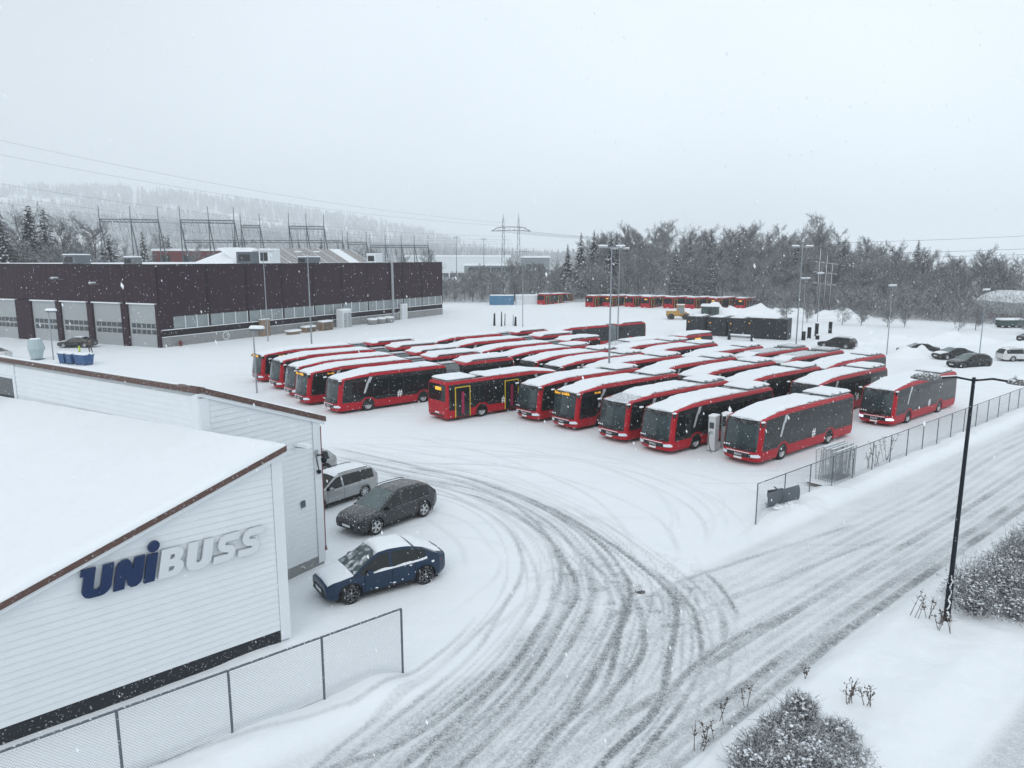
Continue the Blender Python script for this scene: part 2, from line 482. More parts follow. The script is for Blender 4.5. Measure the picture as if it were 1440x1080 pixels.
# straight traffic along the road
for m0, op, w in [(9.5,.8,.24),(9.95,.35,.16),(10.3,.62,.22),(10.8,.22,.14),(11.3,.25,.2),(11.75,.5,.24),(12.2,.25,.16),(12.7,.15,.16),(13.2,.18,.2),(13.7,.28,.2),(14.2,.15,.16),(14.7,.12,.2)]:
    s = np.arange(-40, 75, .5); ti += 1
    mm = m0+(vnoise(s, np.full_like(s, ti*2.3), 14, 4)-.5)*.8
    stamp(np.stack(from_sm(s, mm), 1), w, op, .03, ti, False)
# the swing out of the gate: a broad fan of faint wear
FAN = spline([(-7,11.5),(-1.3,15.6),(1.2,19.5),(3.1,23.5),(3.4,27.5),(2.0,31.8),(-.8,35.8),(-6,39.8),(-12.5,43.5),(-26,48)], .4)
fan = np.full(GX.shape, 9.0)
i0, i1 = np.searchsorted(gx, [-26, 12]); j0, j1 = np.searchsorted(gy, [9, 52])
sub = fan[i0:i1, j0:j1]
for p in FAN: sub[:] = np.minimum(sub, np.hypot(GX[i0:i1, j0:j1]-p[0], GY[i0:i1, j0:j1]-p[1]))
fanw = sstep(3.4, .6, fan)*(.05+.20*vnoise(GX, GY, 1.1, 6))*(.4+.7*sstep(34, 24, GY))
onroad = sstep(ROAD0-.15, ROAD0+.25, M_)*sstep(ROAD1+.15, ROAD1-.5, M_)
roadw = onroad*(.13+.14*vnoise(S_*.25, M_, .5, 7)+.05*vnoise(GX, GY, .4, 8))
pathw = sstep(5.0, 4.5, M_)*sstep(1.5, 2.5, M_)*.42
SL = np.clip(SL*(.62+.25*vnoise(GX, GY, .3, 9))+np.maximum.reduce([fanw, roadw, pathw]), 0, 1)
# loose clods thrown up beside the tracks, churned snow by the gate
churn = sstep(5.5, 2.0, np.hypot(GX-4.5, GY-25))*(vnoise(GX, GY, .3, 10) > .72)*.35
SL = np.clip(SL+churn*vnoise(GX, GY, .15, 11), 0, 1)
dense = (GX > -11.5)*(GX < 37)*(GY > 13)*(GY < 51)
GZ = GZ-DZ*dense+dense*(.018*(vnoise(GX, GY, .24, 12)-.5))
# wheel ruts round the parked cars, snow heaped at fences and walls
def heap(cx, cy, r, h):
    global GZ
    GZ = GZ+h*np.exp(-((GX-cx)**2+(GY-cy)**2)/(r*r))
for cx, cy, r, h in [(-8.3,21.0,1.0,.12),(12.6,34.6,1.3,.25),(15.5,35.2,1.5,.2),(33,62,3.2,.7),(40,66,3.5,.9),(46,71,4,1.1),(52,75.5,3.0,.8),(44,76,3,.5)]:
    heap(cx, cy, r, h)
def gz(x, y):
    """height of the finished sheet"""
    i = min(max(np.searchsorted(gx, x)-1, 0), len(gx)-2); j = min(max(np.searchsorted(gy, y)-1, 0), len(gy)-2)
    u = (x-gx[i])/(gx[i+1]-gx[i]); v = (y-gy[j])/(gy[j+1]-gy[j])
    return float((GZ[i,j]*(1-u)+GZ[i+1,j]*u)*(1-v)+(GZ[i,j+1]*(1-u)+GZ[i+1,j+1]*u)*v)

m = bpy.data.materials.new('snow_ground'); m.use_nodes = True; M['snow_ground'] = m
t = m.node_tree; L = t.links; bs = t.nodes['Principled BSDF']
at = t.nodes.new('ShaderNodeAttribute'); at.attribute_name = 'slush'
tc = t.nodes.new('ShaderNodeTexCoord')
def tnoise(scale, det, src='Object'):
    n = t.nodes.new('ShaderNodeTexNoise'); n.inputs['Scale'].default_value = scale; n.inputs['Detail'].default_value = det
    L.new(tc.outputs[src], n.inputs['Vector']); return n
n1 = tnoise(7.0, 6); n2 = tnoise(.09, 4); n3 = tnoise(20.0, 5); n4 = tnoise(.55, 4)
def mth(op, a, b):
    n = t.nodes.new('ShaderNodeMath'); n.operation = op
    for i, v in enumerate((a, b)):
        if isinstance(v, (int, float)): n.inputs[i].default_value = v
        else: L.new(v, n.inputs[i])
    return n.outputs[0]
g1 = mth('MULTIPLY_ADD', n1.outputs['Fac'], .9); g1.node.inputs[2].default_value = .42
f1 = mth('MULTIPLY', at.outputs['Fac'], g1)
g3 = mth('MULTIPLY_ADD', n3.outputs['Fac'], 2.2); g3.node.inputs[2].default_value = -.1
f2 = mth('MULTIPLY', f1, g3)
cl = t.nodes.new('ShaderNodeClamp'); L.new(f2, cl.inputs['Value'])
mxa = t.nodes.new('ShaderNodeMixRGB'); mxa.inputs['Color1'].default_value = (.83,.86,.885,1); mxa.inputs['Color2'].default_value = (.885,.905,.925,1)
L.new(n4.outputs['Fac'], mxa.inputs['Fac'])
mp = t.nodes.new('ShaderNodeMapping'); mp.inputs['Rotation'].default_value = (0, 0, R(-58)); mp.inputs['Scale'].default_value = (.035, 1.6, 1)
L.new(tc.outputs['Object'], mp.inputs['Vector'])
n5 = t.nodes.new('ShaderNodeTexNoise'); n5.inputs['Scale'].default_value = 1.0; n5.inputs['Detail'].default_value = 3; L.new(mp.outputs[0], n5.inputs['Vector'])
r5 = t.nodes.new('ShaderNodeMapRange'); r5.inputs['From Min'].default_value = .56; r5.inputs['From Max'].default_value = .70; r5.inputs['To Max'].default_value = .13
L.new(n5.outputs['Fac'], r5.inputs['Value'])
r6 = t.nodes.new('ShaderNodeMapRange'); r6.inputs['From Min'].default_value = .42; r6.inputs['From Max'].default_value = .60
L.new(n2.outputs['Fac'], r6.inputs['Value'])
tot = mth('ADD', cl.outputs[0], mth('MULTIPLY', r5.outputs[0], r6.outputs[0]))
cl = t.nodes.new('ShaderNodeClamp'); L.new(tot, cl.inputs['Value'])
mxb = t.nodes.new('ShaderNodeMixRGB'); L.new(cl.outputs[0], mxb.inputs['Fac']); L.new(mxa.outputs[0], mxb.inputs['Color1']); mxb.inputs['Color2'].default_value = (.175,.185,.195,1)
L.new(mxb.outputs[0], bs.inputs['Base Color'])
rr = t.nodes.new('ShaderNodeMapRange'); L.new(cl.outputs[0], rr.inputs['Value']); rr.inputs['To Min'].default_value = .8; rr.inputs['To Max'].default_value = .55
L.new(rr.outputs[0], bs.inputs['Roughness'])
bs.inputs['Specular IOR Level'].default_value = .3
hh = mth('ADD', n1.outputs['Fac'], mth('MULTIPLY', n4.outputs['Fac'], 2.0))
bp = t.nodes.new('ShaderNodeBump'); bp.inputs['Strength'].default_value = .45; bp.inputs['Distance'].default_value = .04
L.new(hh, bp.inputs['Height']); L.new(bp.outputs[0], bs.inputs['Normal'])

def np_mesh(name, V, Q, mat, attr=None, smooth=True):
    me = bpy.data.meshes.new(name); k = Q.shape[1]
    me.vertices.add(len(V)); me.vertices.foreach_set('co', V.astype(np.float32).ravel())
    me.loops.add(len(Q)*k); me.loops.foreach_set('vertex_index', Q.astype(np.int32).ravel())
    me.polygons.add(len(Q)); me.polygons.foreach_set('loop_start', np.arange(0, len(Q)*k, k, dtype=np.int32))
    me.polygons.foreach_set('use_smooth', np.full(len(Q), smooth))
    if attr is not None:
        a = me.attributes.new('slush', 'FLOAT', 'POINT'); a.data.foreach_set('value', attr.astype(np.float32))
    me.materials.append(mat); me.update(calc_edges=True); me.validate()
    o = bpy.data.objects.new(name, me); col.objects.link(o)
    return o
nx, ny = GX.shape
V = np.stack([GX, GY, GZ], -1).reshape(-1, 3); A = SL.ravel()
I = np.arange((nx-1)*(ny-1)); ii = I//(ny-1); jj = I % (ny-1)
Q = np.stack([ii*ny+jj, (ii+1)*ny+jj, (ii+1)*ny+jj+1, ii*ny+jj+1], 1)
cxy = V[Q].mean(1)
cs, cm = sm(cxy[:, 0], cxy[:, 1])
is_road = (cm > ROAD0) & (cm < ROAD1) & (cs > -120) & (cs < 260)
is_road |= (cm >= ROAD1) & (cm < FENCE_M+.1) & (cs > GATE0) & (cs < GATE1)
is_yard = (cm >= FENCE_M+.1) & (cxy[:, 1] < 200) & (cxy[:, 0] > -95) & (cxy[:, 0] < 70) & ~is_road
for nm, mask in (('road', is_road), ('depot_yard', is_yard), ('ground', ~is_road & ~is_yard)):
    q = Q[mask]; used, inv = np.unique(q, return_inverse=True)
    o = np_mesh(nm, V[used], inv.reshape(-1, 4), M['snow_ground'], A[used])
    tag(o, kind='structure')

# ------------------------------------------------------------------ the air: haze
hz = MB().box(-5500, 5500, -5500, 5500, -2.0, 340).build('haze', bpy.data.materials.new('haze_air'))
hm = hz.data.materials[0]; hm.use_nodes = True
for n_ in list(hm.node_tree.nodes):
    if n_.type == 'BSDF_PRINCIPLED': hm.node_tree.nodes.remove(n_)
pv = hm.node_tree.nodes.new('ShaderNodeVolumePrincipled')
pv.inputs['Color'].default_value = (.93,.955,.975,1)
pv.inputs['Density'].default_value = .00045
pv.inputs['Anisotropy'].default_value = .0
ho = [n_ for n_ in hm.node_tree.nodes if n_.type == 'OUTPUT_MATERIAL'][0]
hm.node_tree.links.new(pv.outputs[0], ho.inputs['Volume'])
tag(hz, kind='stuff')
# ------------------------------------------------------------------ buses
LEV = [ # z, front x, half width, rear inset
 (.27,-.12,1.22,.06),(.50,0,1.262,0),(.74,.01,1.275,0),(.88,0,1.275,0),(1.14,-.03,1.275,0),(1.55,-.08,1.273,0),
 (2.46,-.22,1.262,.02),(2.80,-.35,1.228,.05),(2.94,-.56,1.17,.12),(3.03,-.95,1.03,.25)]
def bus_outline(lev, L, xs, rf, rr, axles):
    z, xf, hw, ri = LEV[lev]
    xr = -L+ri
    rf = min(rf, hw*.9)
    pts = []; tags = []
    RA = {0:.56, 1:.58, 2:.64, 3:.72, 4:.72}
    def zz(x):
        if lev not in RA: return z
        r = RA[lev]; best = z
        for a in axles:
            if abs(x-a) < r:
                best = max(best, .48+math.sqrt(r*r-(x-a)**2)*(1.0 if lev < 4 else 0.0))
        return best
    k = rf if rf > .1 else .02
    DZF = {6:.03, 7:.10, 8:.20, 9:.26}
    dzf = (lambda X: -DZF[lev]*(1-float(sstep(-.25, -3.3, X)))) if (lev in DZF and rf > .1) else (lambda X: 0.0)
    for x in xs:
        X = min(max(x, xr+rr), xf-k)
        pts.append((X, hw, zz(X))); tags.append(('L', x))
    for i in range(1, 4):
        a = math.pi/2*i/4
        pts.append((xr+rr-rr*math.sin(a), hw-rr+rr*math.cos(a), z)); tags.append(('RC', 0))
    for y in (.9, .55, 0, -.55, -.9):
        pts.append((xr, y*(hw-rr)/.9, z)); tags.append(('RE', y))
    for i in range(1, 4):
        a = math.pi/2*i/4
        pts.append((xr+rr-rr*math.cos(a), -(hw-rr)-rr*math.sin(a), z)); tags.append(('RC', 0))
    for x in reversed(xs):
        X = min(max(x, xr+rr), xf-k)
        pts.append((X, -hw, zz(X))); tags.append(('R', x))
    for i in range(1, 5):
        a = math.pi/2*i/5
        pts.append((xf-rf+rf*math.sin(a), -(hw-rf)-rf*math.cos(a), z)); tags.append(('FC', i))
    bow = .10 if rf > .1 else 0
    for y in (-.95, -.6, -.2, .2, .6, .95):
        pts.append((xf+bow*(1-y*y), y*(hw-rf), z)); tags.append(('F', y))
    for i in range(4, 0, -1):
        a = math.pi/2*i/5
        pts.append((xf-rf+rf*math.sin(a), (hw-rf)+rf*math.cos(a), z)); tags.append(('FC', i))
    pts = [(a, b, c+dzf(a)) for a, b, c in pts]
    return pts, tags

def snow_slab(xa, xb, hw, zb, thick, seed, parent, name='snow_cover', droop=True, nx_=46, ny_=13, hw_in=.0):
    """a lumpy blanket lying on a roof; zb(x) is the roof under it"""
    r = np.random.RandomState(seed)
    xs = np.linspace(xa, xb, nx_); vs = []; fs = []
    for i, x in enumerate(xs):
        eL = hw-.05-.42*max(0, vnoise(x*1.0, seed*1.3, .32, seed % 9)-.50)
        eR = hw-.05-.42*max(0, vnoise(x*1.0, seed*2.9+5, .32, seed % 7)-.50)
        for j in range(ny_):
            v = j/(ny_-1)*2-1
            y = v*(eL if v > 0 else eR)
            xx = x
            if droop and i == 0: xx = x-.10*vnoise(y, seed*1.1, .35, 4)
            end = min(1, min((i)/(nx_-1)*abs(xb-xa), (nx_-1-i)/(nx_-1)*abs(xb-xa))/.32)
            edge = min(1, (1-abs(v))*hw/.26)
            e = (1-(1-min(end, edge))**2)**.5
            h = thick*e*(.75+.5*float(vnoise(xx, y, .9, seed % 11)))+.012
            vs.append((xx, y, zb(x, y)+h))
    for i in range(nx_-1):
        for j in range(ny_-1):
            a = i*ny_+j
            fs.append((a, a+1, a+ny_+1, a+ny_))
    # skirt down to the roof
    b = len(vs)
    rim = [j for j in range(ny_)]+[i*ny_+ny_-1 for i in range(1, nx_)]+[(nx_-1)*ny_+j for j in range(ny_-2, -1, -1)]+[i*ny_ for i in range(nx_-2, 0, -1)]
    for k in rim: vs.append((vs[k][0], vs[k][1], vs[k][2]-.06))
    n = len(rim)
    for i in range(n): fs.append((rim[i], b+i, b+(i+1) % n, rim[(i+1) % n]))
    return MB().add(vs, fs).build(name, M['snow'], parent, 60)

def roof_z(x, y=0):
    """body roof near the front (drops to the screen), flat behind"""
    z = np.interp(x, [-.95,-.56,-.35,-.22], [3.03,2.94,2.80,2.46])-.26*(1-float(sstep(-.25, -3.3, x)))*float(sstep(-.2, -.6, x))
    return float(z)-.10*max(0, abs(y)-.95)/.25

WHEEL_ME = {}
def wheel_parts(R0=.48, w=.28):
    if 'tyre' not in WHEEL_ME:
        mb = MB().lathe([(R0*.62,-w/2),(R0*.9,-w/2),(R0,-w*.36),(R0,w*.36),(R0*.9,w/2),(R0*.62,w/2),(R0*.60,w*.2)], 22, axis='y', caps=True)
        WHEEL_ME['tyre'] = mb.mesh('wheel', M['rubber'], 40)
        mb = MB().lathe([(R0*.60,.0),(R0*.60,w*.47),(R0*.54,w*.47),(R0*.46,w*.22),(R0*.2,w*.26),(R0*.18,w*.46),(R0*.02,w*.48)], 20, axis='y', caps=False)
        for i in range(10):
            a = i*math.pi/5
            mb.tube((R0*.34*math.cos(a), w*.22, R0*.34*math.sin(a)), (R0*.34*math.cos(a), w*.34, R0*.34*math.sin(a)), .022, .022, 5)
        WHEEL_ME['rim'] = mb.mesh('rim', M['rim'], 40)
def add_wheel(root, x, side):
    wheel_parts()
    o = bpy.data.objects.new('wheel', WHEEL_ME['tyre']); col.objects.link(o); o.parent = root
    o.location = (x, side*1.10, .48)
    if side < 0: o.rotation_euler = (0, 0, math.pi)
    r = bpy.data.objects.new('rim', WHEEL_ME['rim']); col.objects.link(r); r.parent = o

MAN_ME = [None]; HASH_ME = [None]; DISP_ME = [None]; SIDE_ME = [None]

def bus_section(root, L, axles, front=True, rear=True, x0=0.0, doors=(), snow=1, seed=1, stripe=True, rear_gap=None):
    """one rigid section; its front at x0, built towards -x"""
    rf = .42 if front else .02
    rr = .16 if rear else .02
    cuts = set()
    pane_edges = []
    x = -1.0 if front else -.15
    if front: pane_edges.append((-.62, -1.75))
    x = -1.8 if front else -.12
    while x > -L+.9:
        e = max(x-1.36, -L+.32)
        pane_edges.append((x, e)); x = e-.05
    for a, b in pane_edges: cuts.add(round(a, 3)); cuts.add(round(b, 3))
    ax = [a-x0 for a in axles]
    for a in ax:
        for k in np.linspace(-.85, .85, 15): cuts.add(round(a+k, 3))
    cuts.add(-.45 if front else -.03); cuts.add(-L+.20 if rear else -L+.03)
    xs = sorted([c for c in cuts if -L+.02 <= c <= -.02], reverse=True)
    rings = []
    for l in range(len(LEV)):
        p, tags = bus_outline(l, L, xs, rf, rr, ax)
        if not front: p = [(min(q[0], -.02), q[1], q[2]) for q in p]
        rings.append([(q[0]+x0, q[1], q[2]) for q in p])
    n = len(tags)
    P = {k: MB() for k in ('body','grille','windscreen','screen_mask','header','rear_window','glazing_frame','glazing_R','rail','rail_R','roof')}
    panes = {}
    for l in range(len(LEV)-1):
        for i in range(n):
            j = (i+1) % n
            q = [rings[l][i], rings[l][j], rings[l+1][j], rings[l+1][i]]
            if max(abs(q[0][2]-q[3][2]), abs(q[1][2]-q[2][2])) < 1e-4: continue
            ti_, tj = tags[i], tags[j]
            kinds = {ti_[0], tj[0]}
            tg = 'body'
            side = 'L' if (ti_[0] == 'L' or (tj[0] == 'L' and ti_[0] == 'FC')) else 'R'
            if 'F' in kinds or ('FC' in kinds):
                fc = min([t_[1] for t_ in (ti_, tj) if t_[0] == 'FC'] or [9])
                onside = ('L' in kinds or 'R' in kinds)
                pillar = fc <= 2 and not onside or onside
                if not front: tg = 'glazing_frame' if l >= 3 and l < 7 else 'body'
                elif l == 1: tg = 'grille' if not onside and fc >= 3 else 'body'
                elif l in (3,): tg = 'body' if pillar else 'screen_mask'
                elif l in (4, 5): tg = 'body' if pillar else 'windscreen'
                elif l == 6: tg = 'body' if pillar else 'header'
                elif l >= 7: tg = 'rail' if pillar else 'roof'
            elif 'RE' in kinds or 'RC' in kinds:
                if not rear: tg = 'glazing_frame' if 3 <= l < 7 else 'body'
                elif 'RC' in kinds: tg = 'rail' if l >= 7 else 'body'
                else: tg = 'rear_window' if l in (5, 6) else ('rail' if l >= 7 else 'body')
            else:
                mx_ = (ti_[1]+tj[1])/2
                if l >= 7: tg = 'rail'
                elif l >= 3:
                    tg = 'glazing_frame'
                    for k, (a, b) in enumerate(pane_edges):
                        if b < mx_ < a and l < 6 and l >= 4: tg = ('pane', side, k)
                    if rear and mx_ < -L+.22: tg = 'body'
                    if front and mx_ > -.5: tg = 'body'
            ym = sum(v_[1] for v_ in q)/4
            if tg == 'glazing_frame' and ym < 0: tg = 'glazing_R'
            if tg == 'rail' and ym < 0: tg = 'rail_R'
            if isinstance(tg, tuple): panes.setdefault(tg, MB()).add(q, [(0,1,2,3)])
            else: P[tg].add(q, [(0,1,2,3)])
    top = rings[-1]
    P['roof'].add(top, [tuple(range(n))])
    P['body'].add(rings[0], [tuple(reversed(range(n)))])
    b = P['body'].build('body', M['bus_red'], root, 35)
    P['rail'].build('roof_rail', M['bus_red'], root, 35)
    P['rail_R'].build('roof_rail', M['bus_red'], root, 35)
    P['roof'].build('roof', M['bus_roof'], root, 35)
    gf = {'L': P['glazing_frame'].build('side_glazing', M['bus_black'], root, 35), 'R': P['glazing_R'].build('side_glazing', M['bus_black'], root, 35)}
    for k in sorted(panes): panes[k].build('window_pane', M['bus_glass'], gf[k[1]], 35)
    if front:
        P['grille'].build('grille', M['bus_black'], root, 35)
        w = P['windscreen'].build('windscreen', M['bus_screen'], root, 35)
        P['screen_mask'].build('screen_mask', M['bus_black'], w, 35)
        P['header'].build('header_panel', M['bus_black'], root, 35)
    if rear: P['rear_window'].build('rear_window', M['bus_glass'], root, 35)
    # underframe hides the daylight below
    MB().box(x0-L+.5, x0-.5, -1.0, 1.0, .22, .6).build('underframe', M['rubber'], root)
    for a in axles:
        MB().box(a-.62, a+.62, -1.24, 1.24, .52, 1.12).build('wheel_well', M['bus_frame'], root)
        for s in (1, -1): add_wheel(root, a, s)
    return rings

def bus_front_details(root, lit=False, disp=False):
    for s in (1, -1):
        mb = MB()
        pts = [(.065-.0, .80*s), (.015, .98*s), (-.10, 1.14*s), (-.30, 1.235*s)]
        vs = [(x+.022, y+.012*s, .56) for x, y in pts]+[(x+.02, y+.014*s, .72+.05*k/3) for k, (x, y) in enumerate(pts)]
        vs += [(x-.05, y-.03*s, z) for x, y, z in vs]
        fs = [(i, i+1, 5+i, 4+i) for i in range(3)]+[(4+i, 5+i, 13+i, 12+i) for i in range(3)]+[(8+i, 9+i, 1+i, i) for i in range(3)]+[(0, 4, 12, 8), (3, 11, 15, 7)]
        mb.add(vs, fs).build('headlight', M['lamp_lit' if lit else 'lamp_glass'], root, 30)
        MB().cbox(-.42, -.18, s*1.30-.07, s*1.30+.07, 2.42, 2.66, .04).build('mirror_pod', M['bus_black'], root)
        MB().cbox(-.44, -.16, s*1.30-.09, s*1.30+.09, 2.66, 2.73, .03).build('snow_cap', M['snow'], root)
    MB().box(.10, .135, -.26, .26, .38, .49).build('number_plate', M['plate'], root)
    mb = MB().box(.112, .122, -.75, .75, .78, .82)
    mb.build('bumper_snow_line', M['snow'], root)
    for y0, y1 in ((-.75,-.02),(.1,.8)):
        MB().tube((.06,y0,1.08),(.0,y1,1.55),.014,.012,4).build('wiper', M['rubber'], root)
    if MAN_ME[0] is None:
        MAN_ME[0] = text_mesh('MAN', .22, 'maker_badge'); MAN_ME[0].materials.append(M['silver'])
        HASH_ME[0] = text_mesh('#', .75, 'side_emblem'); HASH_ME[0].materials.append(M['white_plastic'])
        DISP_ME[0] = text_mesh('Ikke i trafikk', .30, 'display_text'); DISP_ME[0].materials.append(M['orange_led'])
        SIDE_ME[0] = text_mesh('Ikke i trafikk', .22, 'display_text'); SIDE_ME[0].materials.append(M['orange_led'])
    o = bpy.data.objects.new('maker_badge', MAN_ME[0]); col.objects.link(o); o.parent = root
    o.location = (.125, 0, .625); o.rotation_euler = (R(90), 0, R(90))
    for k in range(3):
        MB().lathe([(.055,0),(.055,.012)], 10, (.075, -.95+.16*k, 1.12), 'x').build('sticker', M['white_plastic'], root)
    if disp:
        d = MB().box(-.22, -.165, -.95, .55, 2.44, 2.74).build('destination_display', M['bus_frame'], root)
        o = bpy.data.objects.new('display_text', DISP_ME[0]); col.objects.link(o); o.parent = d
        o.location = (-.16, -.2, 2.59); o.rotation_euler = (R(90), 0, R(90))
        d = MB().box(-2.75, -1.75, 1.262, 1.285, 2.48, 2.70).build('side_display', M['bus_frame'], root)
        o = bpy.data.objects.new('display_text', SIDE_ME[0]); col.objects.link(o); o.parent = d
        o.location = (-2.25, 1.289, 2.59); o.rotation_euler = (R(90), 0, R(180)); o.scale = (.55, .9, 1)

def bus_side_details(root, hx, stripe=-2.4):
    for s in (1, -1):
        def fn(u, v, d): return (u, s*(1.268-.012*max(0, (v-1.6)/.8)+d), v)
        MB().poly([[(stripe+.10,1.5),(stripe-.08,1.5),(stripe-.42,2.32),(stripe-.20,2.32)]], fn, 0, .014).build('side_stripe', M['silver'], root)
        ys = lambda v: float(np.interp(v, [2.46,2.80,2.94], [1.262,1.228,1.17]))+.012
        st = [(2.34,-.20,-.50),(2.55,-.33,-.62),(2.75,-.45,-.74),(2.93,-.55,-.84)]
        vs = [(stripe+a, s*ys(v), v-.04) for v, a, b in st]+[(stripe+b, s*ys(v), v-.04) for v, a, b in st]
        vs += [(x_, y_-s*.03, z_) for x_, y_, z_ in vs]
        MB().add(vs, [(i_, i_+1, i_+5, i_+4)[::s] for i_ in range(3)]+[(3, 7, 15, 11), (0, 8, 12, 4)]+[(i_+1, i_, i_+8, i_+9) for i_ in range(3)]+[(i_+4, i_+5, i_+13, i_+12) for i_ in range(3)]).build('side_stripe', M['silver'], root)
        o = bpy.data.objects.new('side_emblem', HASH_ME[0]); col.objects.link(o); o.parent = root
        o.location = (hx, s*1.281, 1.15); o.rotation_euler = (R(90), 0, R(180) if s > 0 else 0)

def bus_rear_details(root, L, disp=False):
    x = -L
    for s in (1, -1):
        MB().cbox(x-.02, x+.06, s*1.12-.05, s*1.12+.05, .95, 1.45, .02).build('tail_light', M['tail_red'], root)
    MB().box(x-.015, x+.02, -.26, .26, .58, .70).build('number_plate', M['plate'], root)
    MB().box(x-.008, x+.02, -.85, .85, .40, .52).build('rear_bumper_grille', M['bus_black'], root)
    if disp:
        MB().box(x-.012, x+.04, -.55, .2, 2.36, 2.60).build('rear_display', M['orange_led'], root)

def bus_door(root, xa, xb):
    d = MB().box(xb+.03, xa-.03, -1.30, -1.262, .34, 2.50).build('door', M['bus_glass'], root)
    f = MB()
    f.box(xb, xb+.055, -1.325, -1.258, .32, 2.54).box(xa-.055, xa, -1.325, -1.258, .32, 2.54).box(xb, xa, -1.323, -1.256, 2.541, 2.60)
    f.build('door_frame', M['yellow_paint'], d)
    m_ = (xa+xb)/2
    MB().box(m_-.10, m_-.03, -1.33, -1.302, .5, 2.2).build('door_handle_bar', M['magenta_rail'], d)
    MB().box(m_+.03, m_+.10, -1.33, -1.302, .5, 2.2).build('door_handle_bar', M['magenta_rail'], d)

def pod_z(za, zb_, xa, xb):
    def f(x, y):
        z = roof_z(x, y)
        k = float(sstep(xa+.9, xa-.7, x))
        return z*(1-k)+za*k
    return f

def make_bus(seed=1, snow='full', disp=False, lit=False, rdisp=False):
    root = thing('city_bus', 'city bus', 'bus')
    L = 11.85
    bus_section(root, L, (-2.72, -8.55), seed=seed)
    bus_front_details(root, lit, disp)
    bus_side_details(root, -6.4)
    bus_rear_details(root, L, rdisp)
    for a, b in ((-.72,-1.85),(-4.9,-6.3),(-9.7,-11.1)): bus_door(root, a, b)
    # roof equipment
    MB().cbox(-7.9, -3.0, -.98, .98, 3.0, 3.11, .06).build('battery_housing', M['bus_roof'], root)
    p = MB().cbox(-11.45, -9.05, -.95, .95, 3.0, 3.26, .08).build('cooling_unit', M['bus_roof'], root)
    MB().box(-8.75, -8.2, -.8, -.2, 3.02, 3.14).build('roof_hatch', M['bus_black'], root)
    if snow in ('full', 'slid'):
        xa = -.40 if snow == 'full' else -2.1
        snow_slab(xa, -8.05, 1.12, pod_z(3.11, 0, -2.9, 0), .10, seed, root, droop=True)
    if snow != 'bare':
        snow_slab(-8.95, -11.62, 1.06, lambda x, y: 3.20, .11, seed+3, root, droop=False, nx_=16)
    else:
        snow_slab(-1.2, -3.2, .8, pod_z(3.11, 0, -2.9, 0), .03, seed+9, root, droop=False, nx_=12)
    return root

def make_artic(seed=1, disp=False, rdisp=False, bare_front=False):
    root = thing('articulated_bus', 'articulated bus', 'bus')
    L1, G, L = 10.3, 1.5, 17.95
    bus_section(root, L1, (-2.72, -7.9), rear=False, seed=seed)
    bus_section(root, L-L1-G, (-14.6,), front=False, x0=-(L1+G), seed=seed+1)
    bus_front_details(root, False, disp)
    bus_side_details(root, -5.6)
    # rear details sit at the tail
    x = -L
    for s in (1, -1):
        MB().cbox(x-.02, x+.06, s*1.12-.05, s*1.12+.05, .95, 1.45, .02).build('tail_light', M['tail_red'], root)
    if rdisp: MB().box(-15.4, -14.3, 1.255, 1.285, 2.46, 2.68).build('side_display', M['orange_led'], root)
    for a, b in ((-.72,-1.85),(-4.7,-6.1),(-12.6,-13.7)): bus_door(root, a, b)
    mb = MB(); rings = []
    for k in range(25):
        xx = -L1-.02-k*(G-.04)/24; o = .0 if k % 2 else -.09
        rings.append([(xx, 1.20+o, .4), (xx, 1.22+o, 2.6), (xx, .95+o, 2.93+o*.7), (xx, -.95-o, 2.93+o*.7), (xx, -1.22-o, 2.6), (xx, -1.20-o, .4)])
    mb.loft(rings, True, False).build('bellows', M['bellows'], root)
    MB().box(-L1-G-.05, -L1+.05, -.5, .5, 2.95, 3.05).build('bellows_cover', M['bus_roof'], root)
    MB().cbox(-9.2, -3.0, -.98, .98, 3.0, 3.11, .06).build('battery_housing', M['bus_roof'], root)
    MB().cbox(-17.4, -13.2, -.95, .95, 3.0, 3.26, .08).build('cooling_unit', M['bus_roof'], root)
    snow_slab(-.40 if not bare_front else -3.0, -9.7, 1.12, pod_z(3.11, 0, -2.9, 0), .10, seed, root)
    snow_slab(-12.5, -17.75, 1.13, lambda x, y: 3.03+.2*float(sstep(-12.9, -13.3, x)), .11, seed+3, root, droop=False, nx_=22)
    return root

HB = R(50)
DV = np.array([math.sin(HB), math.cos(HB)]); NV = np.array([-math.cos(HB), math.sin(HB)])
KS = 12/11.8
def place_bus(src, n, d, label, group, first, rev=False, dh=0.0):
    o = src if first else copy_tree(src)
    c = (n+1.26)*NV+d*DV
    c = c*KS
    if rev: c = c+0*DV
    o.location = (c[0], c[1], -.03)
    o.rotation_euler = (0, 0, R(220+dh) if not rev else R(40+dh))
    tag(o, label, 'bus', group)
    return o
BUS = {'A': make_bus(1), 'B': make_bus(2), 'C': make_bus(3), 'bare': make_bus(4, 'bare'), 'slid': make_bus(5, 'slid'),
       'disp': make_bus(6, disp=True), 'lit': make_bus(7, lit=True), 'rd': make_bus(8, rdisp=True),
       'X': make_artic(11), 'Y': make_artic(12), 'XD': make_artic(13, disp=True), 'Z': make_artic(14, rdisp=True, bare_front=True)}
used = set()
jit = random.Random(17)
def pb(v, n, d, label, group, rev=False, dh=0.0):
    dh += jit.uniform(-.45, .45)
    place_bus(BUS[v], n, d, label, group, v not in used, rev, dh); used.add(v)
g1 = 'red city buses in the front rank'; g2 = 'red buses in the middle rank'; g3 = 'red buses in the back rank'; g4 = 'red articulated buses in the left block'
pb('lit', 20.9, 52.4, 'red and grey city bus standing alone nearer the road, headlights lit', 'red city buses on the depot yard')
